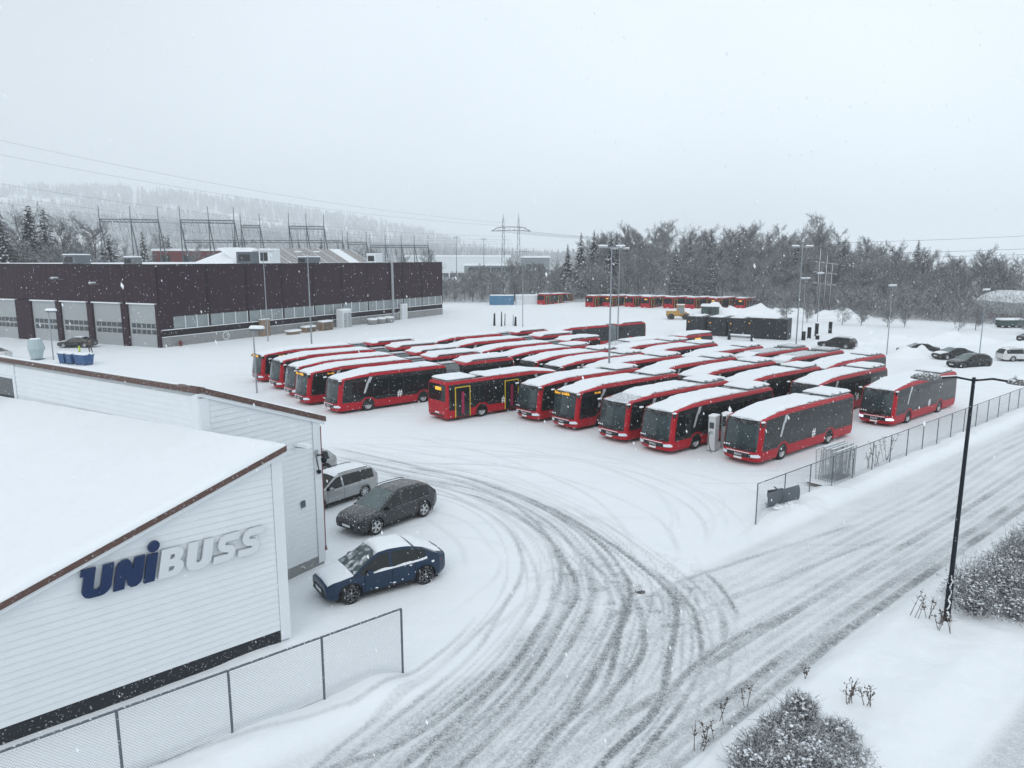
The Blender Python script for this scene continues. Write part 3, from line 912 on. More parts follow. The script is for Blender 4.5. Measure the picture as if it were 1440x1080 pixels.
pb('A', 21.65, 36.5, 'red and grey city bus beside the stacked fence panels', g1)
pb('B', 26.4, 34.6, 'red and black city bus with the two tall grey chargers at its side', g1)
pb('slid', 30.0, 34.6, 'red city bus in the front rank whose snow has slid off its grey roof front', g1)
pb('disp', 34.5, 34.6, 'red city bus with orange destination display lit between two dark fronted buses', g1)
pb('C', 38.2, 34.4, 'red city bus in the front rank next to the bus that shows its back', g1)
pb('rd', 42.6, 41.2, 'red city bus parked the other way round, rear and yellow framed doors in view', g1, True)
pb('X', 50.0, 24.6, 'articulated red bus with white charging posts at its side, outermost of the left block', g4)
pb('XD', 54.6, 24.2, 'articulated red bus with orange display, second from the white charging posts', g4)
pb('Y', 58.4, 24.9, 'articulated red bus tucked between two others, third from the white charging posts', g4)
pb('X', 63.0, 25.4, 'articulated red bus of the left block, fourth from the white charging posts', g4)
pb('XD', 67.9, 25.6, 'articulated red bus with orange display, last of the left block near the workshop', g4)
pb('B', 25.5, 50.6, 'red city bus behind the grey chargers, its black front facing the front rank', g2)
pb('C', 29.2, 46.7, 'snow covered red bus nose to tail behind the bus with the slid roof snow', g2)
pb('A', 33.2, 46.7, 'snow covered red bus nose to tail behind the bus with the orange display', g2)
pb('B', 37.0, 46.5, 'snow covered red bus of the middle rank, third from the one behind the chargers', g2)
pb('C', 41.0, 43.7, 'snow covered red bus in the middle rank, diagonally behind the backwards parked bus', g2)
pb('A', 44.3, 42.4, 'snow covered red bus directly ahead of the backwards parked bus', g2)
pb('B', 48.0, 42.8, 'snow covered red bus at the tail of the outermost articulated bus', g2)
pb('C', 52.0, 43.0, 'short snow covered red bus standing next to the long articulated ones in the middle rank', g2)
pb('Y', 56.3, 43.0, 'articulated red bus behind the left block, beside the short buses of the middle rank', g2)
pb('X', 61.6, 43.7, 'articulated red bus behind the left block, second from the short buses', g2)
pb('Y', 66.7, 44.6, 'articulated red bus behind the left block, on the side of the maroon workshop', g2)
pb('A', 29.1, 58.8, 'snow covered red bus at the road end of the back rank', g3)
pb('bare', 33.0, 58.8, 'red bus with a bare grey roof, nearer the road of the two without snow', g3)
pb('bare', 36.6, 58.6, 'red bus with a bare grey roof, farther from the road of the two without snow', g3)
pb('B', 40.0, 55.9, 'snow covered red bus of the back rank next to the two bare roofed buses', g3)
pb('C', 44.5, 54.5, 'snow covered red bus of the back rank, second from the bare roofed buses', g3)
pb('A', 48.2, 54.5, 'snow covered red bus of the back rank beside the articulated one with grey nose', g3)
pb('Z', 51.0, 56.7, 'articulated red bus with bare grey nose in the back rank, side windows showing', g3)
pb('X', 66.5, 62.9, 'articulated red bus standing farthest back in the yard, its whole flank showing', g3)
# the row at the edge of the wood
FR = [(19.6,175.5),(23.8,175.5),(29.0,174.2),(32.4,171.5),(37.4,169.6),(42.0,167.6),(46.8,166.0),(52.6,164.6)]
ordn = ['first','second','third','fourth','fifth','sixth','seventh','last']
h2 = R(44); dv = np.array([math.sin(h2), math.cos(h2)]); nv = np.array([-math.cos(h2), math.sin(h2)])
for k, (x, y) in enumerate(FR):
    v = 'rd' if k in (1, 3, 6, 7) else 'A'
    o = copy_tree(BUS[v])
    c = np.array([x, y])+dv*11.85+nv*1.27
    o.location = (c[0], c[1], -.03); o.rotation_euler = (0, 0, math.pi/2-h2)
    tag(o, 'red bus showing its back at the wood edge, %s counted from the containers' % ordn[k], 'bus', 'red buses in a row at the wood edge')
o = copy_tree(BUS['C'])
c = np.array([8.2, 184.5])+dv*11.85+nv*1.27
o.location = (c[0], c[1], -.03); o.rotation_euler = (0, 0, math.pi/2-h2)
tag(o, 'lone red bus between the white container and the row at the wood edge', 'bus', 'red city buses on the depot yard')
for k_, v_ in BUS.items():
    assert k_ in used, k_
# ------------------------------------------------------------------ white office building with the sign
A0 = np.array([-7.10, 21.43]); U1 = np.array([.745, .667]); N1 = np.array([.667, -.745])     # sign wall
K0 = np.array([-10.2, 23.2]); U2 = np.array([.542, .8404]); N2 = np.array([.8404, -.542])    # tall part, end wall
V2 = np.array([-.8404, .542]); N3 = np.array([-.542, -.8404])                                # tall part, long wall
def low_roof(x, y): return 6.45+.21*(x+7.10)+.296*(y-21.43)
def wp(o, u, n, s, z, d): p = o+u*s+n*d; return (p[0], p[1], z)
lowb = thing('office_building', 'white boarded low building with brown roof edge, snow roof and blue sign', 'building', (0,0,0))
tall = thing('office_building', 'taller white boarded building rising behind the low roof, with a camera and wall lamp', 'building', (0,0,0))
LW = 11.0
def boards(o, u, n, s0f, s1f, z0, z1, parent, pitch=.2):
    z = z0
    while z < z1-.03:
        zt = min(z+pitch-.008, z1)
        a0, a1, b0, b1 = s0f(z), s1f(z), s0f(zt), s1f(zt)
        if a1-a0 > .1 or b1-b0 > .1:
            b0 = min(b0, b1); a0 = min(a0, a1)
            MB().add([wp(o,u,n,a0,z,.045), wp(o,u,n,a1,z,.045), wp(o,u,n,b1,zt,.018), wp(o,u,n,b0,zt,.018),
                      wp(o,u,n,a0,z,-.01), wp(o,u,n,a1,z,-.01), wp(o,u,n,b1,zt,-.01), wp(o,u,n,b0,zt,-.01)],
                     [(0,1,2,3),(4,5,1,0),(3,2,6,7),(0,3,7,4),(5,6,2,1)]).build('board', M['cladding'], parent)
        z += pitch
def zr1(s): q = A0+U1*s; return low_roof(q[0], q[1])-.28
sl = (zr1(0)-zr1(-LW))/LW
# core of the low building
foot = [A0, K0-V2*.05+np.array([.03,.02]), K0+V2*16, A0-U1*LW]
foot = [A0-N1*.02, K0, K0+V2*16, A0-U1*LW-N1*.02]
mb = MB()
bot = [(p[0], p[1], .0) for p in foot]; topv = [(p[0], p[1], low_roof(p[0], p[1])-.30) for p in foot]
mb.add(bot+topv, [(0,1,2,3),(4,7,6,5),(0,4,5,1),(1,5,6,2),(2,6,7,3),(3,7,4,0)])
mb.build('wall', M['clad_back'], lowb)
boards(A0, U1, N1, lambda z: max(-LW+.02, (z-zr1(0))/sl) , lambda z: -.30, .46, zr1(-.30)-.02, lowb)
MB().add([wp(A0,U1,N1,s,z,d) for d in (-.01,.065) for s, z in ((-.29,.12),(.03,.12),(.03,zr1(0)-.02),(-.29,zr1(-.29)-.02))],
         [(3,2,1,0),(4,5,6,7),(0,1,5,4),(1,2,6,5),(2,3,7,6),(3,0,4,7)]).build('corner_board', M['trim_white'], lowb)
MB().add([wp(A0,U1,N1,s,z,d) for d in (-.01,.03) for s, z in ((-LW,-.2),(-.30,-.2),(-.30,.44),(-LW,.44))],
         [(3,2,1,0),(4,5,6,7),(0,1,5,4),(1,2,6,5),(2,3,7,6),(3,0,4,7)]).build('plinth', M['plinth_black'], lowb)
# soffit, fascia and snow roof
def edge_board(o, u, n, s0, s1, z0f, z1f, d0, d1, name, mat, parent):
    MB().add([wp(o,u,n,s,zf(s),d) for d in (d0,d1) for s, zf in ((s0,z0f),(s1,z0f),(s1,z1f),(s0,z1f))],
             [(3,2,1,0),(4,5,6,7),(0,1,5,4),(1,2,6,5),(2,3,7,6),(3,0,4,7)]).build(name, mat, parent)
edge_board(A0, U1, N1, -LW-.3, .10, lambda s: zr1(s)-.10, lambda s: zr1(s)+.02, -.05, .20, 'soffit_board', M['trim_white'], lowb)
edge_board(A0, U1, N1, -LW-.3, .14, lambda s: zr1(s)+.024, lambda s: zr1(s)+.20, -.2, .25, 'fascia', M['fascia'], lowb)
def roof_blanket(corners, zf, thick, seed, name, parent, n1=40, n2=30, r=.35):
    """snow over a four cornered roof, rounded at its rim"""
    c = [np.array(q, float) for q in corners]; vs = []; fs = []
    for i in range(n1):
        a = i/(n1-1); a = a-.04*math.sin(2*math.pi*a)
        for j in range(n2):
            b = j/(n2-1); b = b-.04*math.sin(2*math.pi*b)
            p = (c[0]*(1-a)+c[1]*a)*(1-b)+(c[3]*(1-a)+c[2]*a)*b
            ea = min(a, 1-a)*np.linalg.norm(c[1]-c[0]); eb = min(b, 1-b)*np.linalg.norm(c[3]-c[0])
            e = min(1, min(ea, eb)/r); e = (1-(1-e)**2)**.5
            h = thick*(.25+.75*e)*(.85+.3*float(vnoise(p[0], p[1], 2.2, seed)))+.04*float(vnoise(p[0], p[1], .7, seed+1)-.5)*e
            vs.append((p[0], p[1], zf(p[0], p[1])+h))
    for i in range(n1-1):
        for j in range(n2-1):
            k = i*n2+j; fs.append((k, k+n2, k+n2+1, k+1))
    rim = [j for j in range(n2)]+[i*n2+n2-1 for i in range(1, n1)]+[(n1-1)*n2+j for j in range(n2-2, -1, -1)]+[i*n2 for i in range(n1-2, 0, -1)]
    b0 = len(vs); n = len(rim)
    for k in rim: vs.append((vs[k][0], vs[k][1], zf(vs[k][0], vs[k][1])-.02))
    for i in range(n): fs.append((rim[i], rim[(i+1) % n], b0+(i+1) % n, b0+i))
    return MB().add(vs, fs).build(name, M['snow'], parent, 50)
P0 = A0-U1*(LW+.3)+N1*.24; P1 = A0+U1*.12+N1*.24; P2 = K0+U2*.12+N2*.12-V2*.3; P3 = K0+V2*16.5
roof_blanket([P0, P1, K0-V2*.10+N3*.02, K0+V2*16.5+N3*.02], lambda x, y: low_roof(x, y)-.06, .22, 21, 'roof_snow', lowb, 46, 46)
# the taller part
WH = 4.95
def zt2(s): return 7.72-.368*s        # roof line along the end wall
C0 = K0+U2*WH
foot = [K0, C0, C0+V2*26, K0+V2*26]
mb = MB(); mb.add([(p[0], p[1], 0) for p in foot]+[(p[0]-n_[0]*0, p[1], z) for p, z, n_ in ((foot[0], zt2(0)-.05, N1), (foot[1], zt2(WH)-.05, N1), (foot[2], zt2(WH)-.05, N1), (foot[3], zt2(0)-.05, N1))],
     [(0,1,2,3),(4,7,6,5),(0,4,5,1),(1,5,6,2),(2,6,7,3),(3,7,4,0)])
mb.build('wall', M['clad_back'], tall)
boards(K0, U2, N2, lambda z: .32, lambda z: min(WH-.32, (7.62-z)/.368), .42, zt2(.3)-.14, tall)
boards(K0, V2, N3, lambda z: .30, lambda z: 12.6, 5.75, 7.58, tall)
boards(K0, V2, N3, lambda z: 12.85, lambda z: 26, 7.1, 7.58, tall)
for o, u, n, a, b, zt in ((K0,U2,N2,-.05,.30,7.5),(K0,U2,N2,WH-.30,WH+.05,5.85),(K0,V2,N3,-.02,.28,7.6),(K0,V2,N3,12.62,12.83,7.6)):
    z0 = .12 if n is N2 else 5.6
    MB().add([wp(o,u,n,s,z,d) for d in (-.01,.07) for s, z in ((a,z0),(b,z0),(b,zt),(a,zt))],
             [(3,2,1,0),(4,5,6,7),(0,1,5,4),(1,2,6,5),(2,3,7,6),(3,0,4,7)]).build('corner_board', M['trim_white'], tall)
MB().add([wp(K0,U2,N2,s,z,d) for d in (-.02,.03) for s, z in ((.3,-.2),(WH,-.2),(WH,.40),(.3,.40))],
         [(3,2,1,0),(4,5,6,7),(0,1,5,4),(1,2,6,5),(2,3,7,6),(3,0,4,7)]).build('plinth', M['concrete'], tall)
edge_board(K0, U2, N2, -.1, WH+.25, lambda s: zt2(s)-.16, lambda s: zt2(s)-.03, -.05, .12, 'soffit_board', M['trim_white'], tall)
edge_board(K0, U2, N2, -.15, WH+.3, lambda s: zt2(s)-.027, lambda s: zt2(s)+.17, -.2, .16, 'fascia', M['fascia'], tall)
edge_board(K0, V2, N3, -.14, 26, lambda s: 7.69, lambda s: 7.86, -.15, .13, 'fascia', M['fascia'], tall)
def tall_roof(x, y):
    s = (x-K0[0])*U2[0]+(y-K0[1])*U2[1]
    return zt2(s)+.10
roof_blanket([K0+N2*.08-U2*.02, C0+U2*.22+N2*.08, C0+U2*.22+V2*26, K0+V2*26-U2*.02], tall_roof, .14, 22, 'roof_snow', tall, 20, 50, .3)
# window in the long wall, red downpipe, wall lamp, camera, socket
w = MB().obox((*(K0+V2*14.4+N3*.02), 6.55), (*(V2*1.5), 0), (*(N3*.03), 0), (0,0,.48)).build('window', M['pane'], tall)
MB().obox((*(K0+V2*14.4+N3*.05), 7.06), (*(V2*1.6), 0), (*(N3*.05), 0), (0,0,.04)).build('window_frame', M['trim_white'], w)
MB().obox((*(K0+V2*14.4+N3*.05), 6.04), (*(V2*1.6), 0), (*(N3*.07), 0), (0,0,.04)).build('sill', M['trim_white'], w)
q = C0+U2*.07+N2*.03
MB().path([(q[0],q[1],5.6),(q[0],q[1],.75),(q[0]+.05,q[1]-.02,.55)], .05, 8).build('downpipe', M['rust_red'], tall)
lampw = thing('wall_lamp', 'small wall lamp with a snow cap on the taller white building', 'lamp', (*(K0+U2*3.75+N2*.05), 5.05))
MB().obox((0,0,0), (*(U2*.07),0), (*(N2*.04),0), (0,0,.10)).build('bracket', M['trim_white'], lampw)
e_ = N2*.55
MB().tube((0,0,0), (e_[0],e_[1],.08), .03, .06, 8).build('arm', M['galv'], lampw)
MB().obox((e_[0]*.95,e_[1]*.95,.14), (*(N2*.28),0), (*(U2*.11),0), (0,0,.06)).build('snow_cap', M['snow'], lampw)
camw = thing('security_camera', 'black dome security camera on a bracket at the corner of the taller white building', 'camera', (*(C0-U2*.2+N2*.06), 4.45))
MB().obox((0,0,.12), (*(U2*.08),0), (*(N2*.05),0), (0,0,.14)).build('bracket', M['galv'], camw)
e_ = N2*.30+U2*.12
MB().path([(0,0,.05),(e_[0],e_[1],.1),(e_[0],e_[1],-.05)], .03, 6).build('arm', M['lamp_black'], camw)
MB().lathe([(.03,.05),(.12,.0),(.12,-.08),(.07,-.18),(.01,-.2)], 12, (e_[0],e_[1],-.05)).build('dome', M['lamp_black'], camw, 40)
MB().lathe([(.03,.02),(.09,.0),(.09,-.1),(.02,-.14)], 10, (e_[0]*.3,e_[1]*.3,-.55)).build('dome', M['lamp_black'], camw, 40)
MB().tube((e_[0]*.3,e_[1]*.3,-.55), (0,0,0), .02, .02, 5).build('arm', M['lamp_black'], camw)
ox = MB().obox((*(K0+U2*4.0+N2*.05), 2.75), (*(U2*.10),0), (*(N2*.035),0), (0,0,.13)).build('socket_box', M['galv_dark'], tall)

# the sign: seven letters standing off the wall
sign = thing('wall_sign', 'big wall sign reading UNIBUSS in dark blue and white letters', 'sign', (0,0,0))
def arc(cx, cy_, r, a0, a1, n=7): return [(cx+r*math.cos(R(a0+(a1-a0)*i/(n-1))), cy_+r*math.sin(R(a0+(a1-a0)*i/(n-1)))) for i in range(n)]
U_ = [(0,1)]+arc(.30,.30,.30,180,270)+arc(.57,.30,.30,270,360)+[(.87,1),(.54,1)]+arc(.435,.34,.105,0,-180)+[(.33,1)]
U1_ = [(-.10,1),(-.10,.78),(0,.78)]+arc(.30,.30,.30,180,270)+arc(.57,.30,.30,270,360)+[(.87,1),(.54,1)]+arc(.435,.34,.105,0,-180)+[(.33,1)]
N_ = [(0,0),(0,.78),(.05,.92),(.17,1),(.33,1),(.44,.9),(.54,.58),(.54,1),(.87,1),(.87,.22),(.82,.08),(.70,0),(.54,0),(.43,.10),(.33,.42),(.33,0)]
I_ = [(0,0),(.34,0),(.34,.97),(0,.97)]
D_ = arc(.17,1.22,.19,0,345,16)
B_ = [(0,0),(.52,0)]+arc(.54,.28,.27,-80,45,6)+[(.66,.53)]+arc(.50,.76,.24,-35,85,6)+[(.4,1),(0,1)]
B1 = [(.31,.20),(.44,.20),(.49,.24),(.50,.30),(.47,.36),(.31,.37)]; B2 = [(.31,.62),(.42,.62),(.46,.67),(.46,.74),(.42,.79),(.31,.79)]
def stroke(path, w):
    P = np.array(path, float); T = np.gradient(P, axis=0); T /= np.linalg.norm(T, axis=1)[:, None]
    Nn = np.stack([-T[:, 1], T[:, 0]], 1)*w/2
    return [tuple(p) for p in P+Nn]+[tuple(p) for p in (P-Nn)[::-1]]
S_path = [(.80,.865),(.60,.865),(.42,.86)]+arc(.36,.67,.19,100,250,7)+[(.42,.46)]+arc(.42,.30,.165,70,-80,7)+[(.30,.135),(.10,.135),(-.05,.135)]
SX = stroke(S_path, .25)
LS = [(U1_, [], 'sign_blue', .0), (N_, [], 'sign_blue', .96), (I_, [], 'sign_blue', 1.90), (B_, [B1, B2], 'sign_white', 2.36), (U_, [], 'sign_white', 3.26), (SX, [], 'sign_white', 4.28), (SX, [], 'sign_white', 5.18)]
hL = .80; s_start = -5.62; kx = 4.95/6.2
for k, (out, holes, mt, off) in enumerate(LS):
    def fn(u, v, d): return wp(A0, U1, N1, s_start+(off+u+v*.20)*kx, 3.26+v*hL, d)
    nm = 'letter'
    lt = MB().poly([out]+holes, fn, .10, .19).build(nm, M[mt], sign)
    if k == 2: MB().poly([D_], fn, .10, .19).build('dot', M[mt], lt)
    if mt == 'sign_white':       # shallow grey return behind the face
        MB().poly([[(u*.96+.02, v*.96+.02) for u, v in out]], fn, .05, .098).build('letter_return', M['galv'], lt)
    MB().obox(wp(A0,U1,N1,s_start+(off+.4)*kx,3.66,.07), (*(U1*.03),0), (*(N1*.06),0), (0,0,.03)).build('stand_off', M['galv_dark'], lt)

# ------------------------------------------------------------------ maroon workshop
E0 = np.array([-47.74, 98.37]); UD = np.array([.4833, .8755]); ND = np.array([.8755, -.4833])
UL = np.array([-.918, .396]); NL = np.array([-.396, -.918])
HT = 11.15
wk = thing('workshop', 'long maroon metal clad workshop with roller doors and a ribbon of windows', 'building', (0,0,0))
def slab(o, u, n, s0, s1, z0, z1, d0, d1, name, mat, parent):
    return MB().add([wp(o,u,n,s,z,d) for d in (d0,d1) for s, z in ((s0,z0),(s1,z0),(s1,z1),(s0,z1))],
         [(3,2,1,0),(4,5,6,7),(0,1,5,4),(1,2,6,5),(2,3,7,6),(3,0,4,7)]).build(name, mat, parent)
LR, LL = 67.4, 62.0
foot = [E0, E0+UD*LR, E0+UD*LR+UL*LL, E0+UL*LL]
mb = MB(); mb.add([(p[0],p[1],-.1) for p in foot]+[(p[0],p[1],HT-.25) for p in foot], [(0,1,2,3),(4,7,6,5),(0,4,5,1),(1,5,6,2),(2,6,7,3),(3,7,4,0)])
mb.build('core', M['maroon_dark'], wk)
def blank(x, y): return HT-.28
roof_blanket([E0+UL*LL, E0, E0+UD*LR, E0+UD*LR+UL*LL], blank, .30, 31, 'roof_snow', wk, 40, 40, .5)
# corrugated cladding, panel by panel
def corr(o, u, n, s0, s1, z0, z1, parent, name='wall_panel', mat='maroon'):
    k = max(2, int((s1-s0)/.42)); vs = []; fs = []
    for i in range(k+1):
        s = s0+(s1-s0)*i/k; d = .05+(.035 if i % 2 else 0)
        vs += [wp(o,u,n,s,z0,d), wp(o,u,n,s,z1,d)]
    fs = [(2*i, 2*i+2, 2*i+3, 2*i+1) for i in range(k)]
    b = len(vs)
    vs += [wp(o,u,n,s0,z0,0), wp(o,u,n,s1,z0,0), wp(o,u,n,s1,z1,0), wp(o,u,n,s0,z1,0)]
    fs += [(b+3, b+2, 2*k+1, *[2*i+1 for i in range(k-1, -1, -1)])]
    return MB().add(vs, fs).build(name, M[mat], parent)
SEAM = [.0, 7.9, 15.0, 22.1, 29.1, 36.1, 43.0, 50.1, 53.7, 60.0, LR]
for a, b in zip(SEAM[:-1], SEAM[1:]):
    corr(E0, UD, ND, a+.12, b-.12, 4.15, HT-.12, wk)
    slab(E0, UD, ND, b-.12, b+.12, 2.3, HT-.1, 0, .14, 'seam_post', M['maroon_dark'], wk)
    slab(E0, UD, ND, a+.02, b-.02, 1.45, 2.30, 0, .16, 'sill_panel', M['maroon_dark'], wk)
    slab(E0, UD, ND, a+.02, b-.02, 2.304, 2.40, 0, .22, 'sill_snow', M['snow'], wk)
    slab(E0, UD, ND, a+.03, b-.03, -.2, 1.36, .0, .20, 'plinth_block', M['concrete'], wk)
    slab(E0, UD, ND, a+.02, b-.02, 1.364, 1.446, 0, .26, 'plinth_snow', M['snow'], wk)
    n = 3 if b-a > 5 else 2
    st = 2.0 if a == 0 else a+.2
    for i in range(n):
        x0 = st+(b-.2-st)*i/n; x1 = st+(b-.2-st)*(i+1)/n
        w = slab(E0, UD, ND, x0+.05, x1-.05, 2.45, 4.08, .0, .04, 'window', M['pane_pale'], wk)
        slab(E0, UD, ND, x1-.06, x1+.06, 2.42, 4.12, 0, .09, 'mullion', M['white_steel'], w)
slab(E0, UD, ND, 0, 1.95, 2.4, 4.14, 0, .06, 'wall_panel', M['maroon'], wk)
slab(E0, UD, ND, -.15, LR+.1, HT-.116, HT+.10, -.1, .20, 'roof_edge', M['maroon_dark'], wk)
slab(E0, UL, NL, -.15, LL, HT-.116, HT+.10, -.1, .20, 'roof_edge', M['maroon_dark'], wk)
# left wing: doors
DO = [(.4,5.7),(6.95,12.7),(13.8,19.4),(20.4,25.9),(29.4,34.7),(36.0,41.5),(42.8,48.3)]
e_ = 0.0
for a, b in DO+[(LL, LL+1)]:
    slab(E0, UL, NL, e_+.01 if e_ else -.10, a, -.2, 5.85, 0, .35, 'door_pier', M['maroon'], wk); e_ = b
for a, b in zip([0, 6.3, 13.2, 19.9, 27.5, 35.3, 42, 50], [6.3, 13.2, 19.9, 27.5, 35.3, 42, 50, LL]):
    corr(E0, UL, NL, a+.04, b-.04, 6.0, HT-.12, wk)
for a, b in DO:
    d = slab(E0, UL, NL, a+.04, b-.04, -.1, 5.82, .02, .09, 'roller_door', M['garage_grey'], wk)
    slab(E0, UL, NL, a, b, 5.83, 5.98, .0, .45, 'door_snow_ledge', M['snow'], wk)
    for k in range(1, 6):
        if k == 2: continue
        slab(E0, UL, NL, a+.06, b-.06, k*.97-.012, k*.97+.012, .0905, .10, 'panel_joint', M['galv'], d)
    for r in range(2):
        for c in range(5):
            x0 = a+.35+c*(b-a-.6)/5
            slab(E0, UL, NL, x0, x0+(b-a-.6)/5-.18, 1.75+r*.85, 2.35+r*.85, .0905, .12, 'pane', M['pane'], d)
slab(E0, UL, NL, 38.0, 39.6, 8.1, 9.5, .08, .16, 'window', M['pane_pale'], wk)
def on_wall(o, u, n, s, d): p = o+u*s+n*d; return p
# facade fittings of the workshop
for s, z in ((18.5,9.0),(10.8,8.4)):
    p = on_wall(E0, UL, NL, s, .12)
    l = thing('wall_lamp', 'snow topped floodlight on the maroon wall above the roller doors', 'lamp', (p[0], p[1], z), group='floodlights above the roller doors')
    MB().tube((0,0,0), (NL[0]*.9, NL[1]*.9, .15), .05, .05, 6).build('arm', M['galv'], l)
    MB().obox((NL[0]*1.2, NL[1]*1.2, .18), (NL[0]*.4, NL[1]*.4, 0), (UL[0]*.25, UL[1]*.25, 0), (0,0,.09)).build('lamp_head', M['galv'], l)
    MB().obox((NL[0]*1.2, NL[1]*1.2, .34), (NL[0]*.38, NL[1]*.38, 0), (UL[0]*.24, UL[1]*.24, 0), (0,0,.065)).build('snow_cap', M['snow'], l)
p = on_wall(E0, UD, ND, 50.1, .35)
MB().path([(p[0]-ND[0]*1.0,p[1]-ND[1]*1.0,HT+.55),(p[0]-ND[0]*.3,p[1]-ND[1]*.3,HT+.50),(p[0],p[1],HT-.1),(p[0],p[1],.0)], .27, 12).build('duct', M['galv'], wk, 40)
p = on_wall(E0, UD, ND, 10.5, .22)
pp = thing('pipe_ring', 'white ring shaped pipe end leaning on the concrete base of the maroon workshop', 'pipe', (p[0], p[1], .72), math.atan2(UD[1], UD[0]))
MB().lathe([(.50,.0),(.62,.0),(.62,.16),(.50,.16),(.50,.0)], 20, (0,0,0), 'y', False).build('ring', M['white_steel'], pp, 40)
p = on_wall(E0, UD, ND, 2.4, .7)
hy = thing('fire_hydrant', 'small red hydrant at the corner of the maroon workshop', 'hydrant', (p[0], p[1], 0))
MB().lathe([(.18,0),(.18,.5),(.24,.52),(.24,.6),(.15,.75),(.02,.8)], 12).build('barrel', M['rust_red'], hy, 40)
MB().tube((-.3,0,.42), (.3,0,.42), .08, .08, 8).build('outlet', M['rust_red'], hy)
for s, z0, z1, mt, lb in ((17.6,-.1,2.6,'wood','pale wooden door leaf leaning on the maroon workshop'),(53.2,-.1,3.0,'white_steel','white cabinet standing against the maroon workshop')):
    p = on_wall(E0, UD, ND, s, .55)
    c = thing('wall_cabinet', lb, 'cabinet', (p[0], p[1], 0), math.atan2(UD[1], UD[0]))
    MB().cbox(-.9, .9, -.3, .3, z0, z1, .05).build('case', M[mt], c)
    MB().cbox(-.92, .92, -.32, .32, z1, z1+.12, .05).build('snow_cap', M['snow'], c)
    MB().box(.0, .02, -.315, -.3, .2, z1-.2).build('door_seam', M['galv_dark'], c)
# roof furniture
def roof_box(sx, lx, w, l, h, mat, label, name='roof_vent', cat='vent', snow=True):
    p = E0+UD*sx+UL*lx
    o = thing(name, label, cat, (p[0], p[1], HT-.02), math.atan2(UD[1], UD[0]))
    MB().cbox(-l/2, l/2, -w/2, w/2, -.1, h, .06).build('case', M[mat], o)
    if snow: MB().cbox(-l/2-.03, l/2+.03, -w/2-.03, w/2+.03, h, h+.16, .08).build('snow_cap', M['snow'], o)
    MB().box(-l/2-.02, -l/2, -w*.35, w*.35, h*.2, h*.8).build('grille', M['bus_frame'], o)
    return o
roof_box(6, 12.0, 2.0, 1.6, 1.05, 'bus_roof', 'dark squat vent box near the doors corner on the workshop roof')
roof_box(8, 27.0, 3.2, 2.6, 1.4, 'galv_dark', 'grey louvred vent on the workshop roof above the middle roller doors')
roof_box(28, 12, 4.0, 3.0, 2.0, 'galv_dark', 'broad grey ventilation unit on the workshop roof')
roof_box(24, 4, 2.4, 2.4, 2.3, 'white_steel', 'white fan housing on the workshop roof edge, nearer the doors')
roof_box(34, 5, 2.2, 3.4, 1.1, 'galv_dark', 'low dark duct box on the workshop roof beside the white fan housing')
roof_box(50, 3.5, 2.2, 2.2, 1.7, 'white_steel', 'white fan housing on the workshop roof beside the tall duct')
# gabled rooflight ridge on the roof
gr = thing('roof_monitor', 'gabled tin roof lantern with snow streaks on the workshop roof', 'roof', (0,0,0))
def gp_(s, l, z): p = E0+UD*s+UL*l; return (p[0], p[1], z)
ga, gb, l0, l1, zz0, zz1 = 26.0, 62.0, 14.0, 24.0, HT-.1, HT+2.75
npan = 11
MB().add([gp_(ga,l0,zz0),gp_(ga,l1,zz0),gp_(ga+4.5,(l0+l1)/2,zz1-.1),gp_(gb,l0,zz0),gp_(gb,l1,zz0),gp_(gb,(l0+l1)/2,zz1-.1)],[(0,1,2),(3,5,4),(0,3,4,1),(0,2,5,3),(1,4,5,2)]).build('gable', M['snow'], gr)
for i in range(npan):
    a = ga+(gb-ga)*i/npan+.12; b = ga+(gb-ga)*(i+1)/npan-.12
    snowy = i < 3 or i == 9
    if i == 0: a += 1.2
    at_ = max(a, ga+4.6) if i < 2 else a; bt_ = max(b, ga+4.8) if i < 2 else b
    MB().add([gp_(a,l0-.3,zz0+.05),gp_(b,l0-.3,zz0+.05),gp_(bt_,(l0+l1)/2,zz1+.06),gp_(at_,(l0+l1)/2,zz1+.06),gp_(a,l0-.1,zz0-.05),gp_(b,l0-.1,zz0-.05),gp_(b,(l0+l1)/2,zz1-.06),gp_(a,(l0+l1)/2,zz1-.06)],
             [(0,1,2,3),(0,4,5,1),(1,5,6,2),(3,2,6,7),(0,3,7,4)]).build('roof_sheet', M['snow'] if snowy else M['roof_tin'], gr)
    MB().add([gp_(b,l0-.3,zz0+.1),gp_(b+.2,l0-.3,zz0+.1),gp_(b+.2,(l0+l1)/2,zz1+.12),gp_(b,(l0+l1)/2,zz1+.12)],[(0,1,2,3)]).build('snow_line', M['snow'], gr)
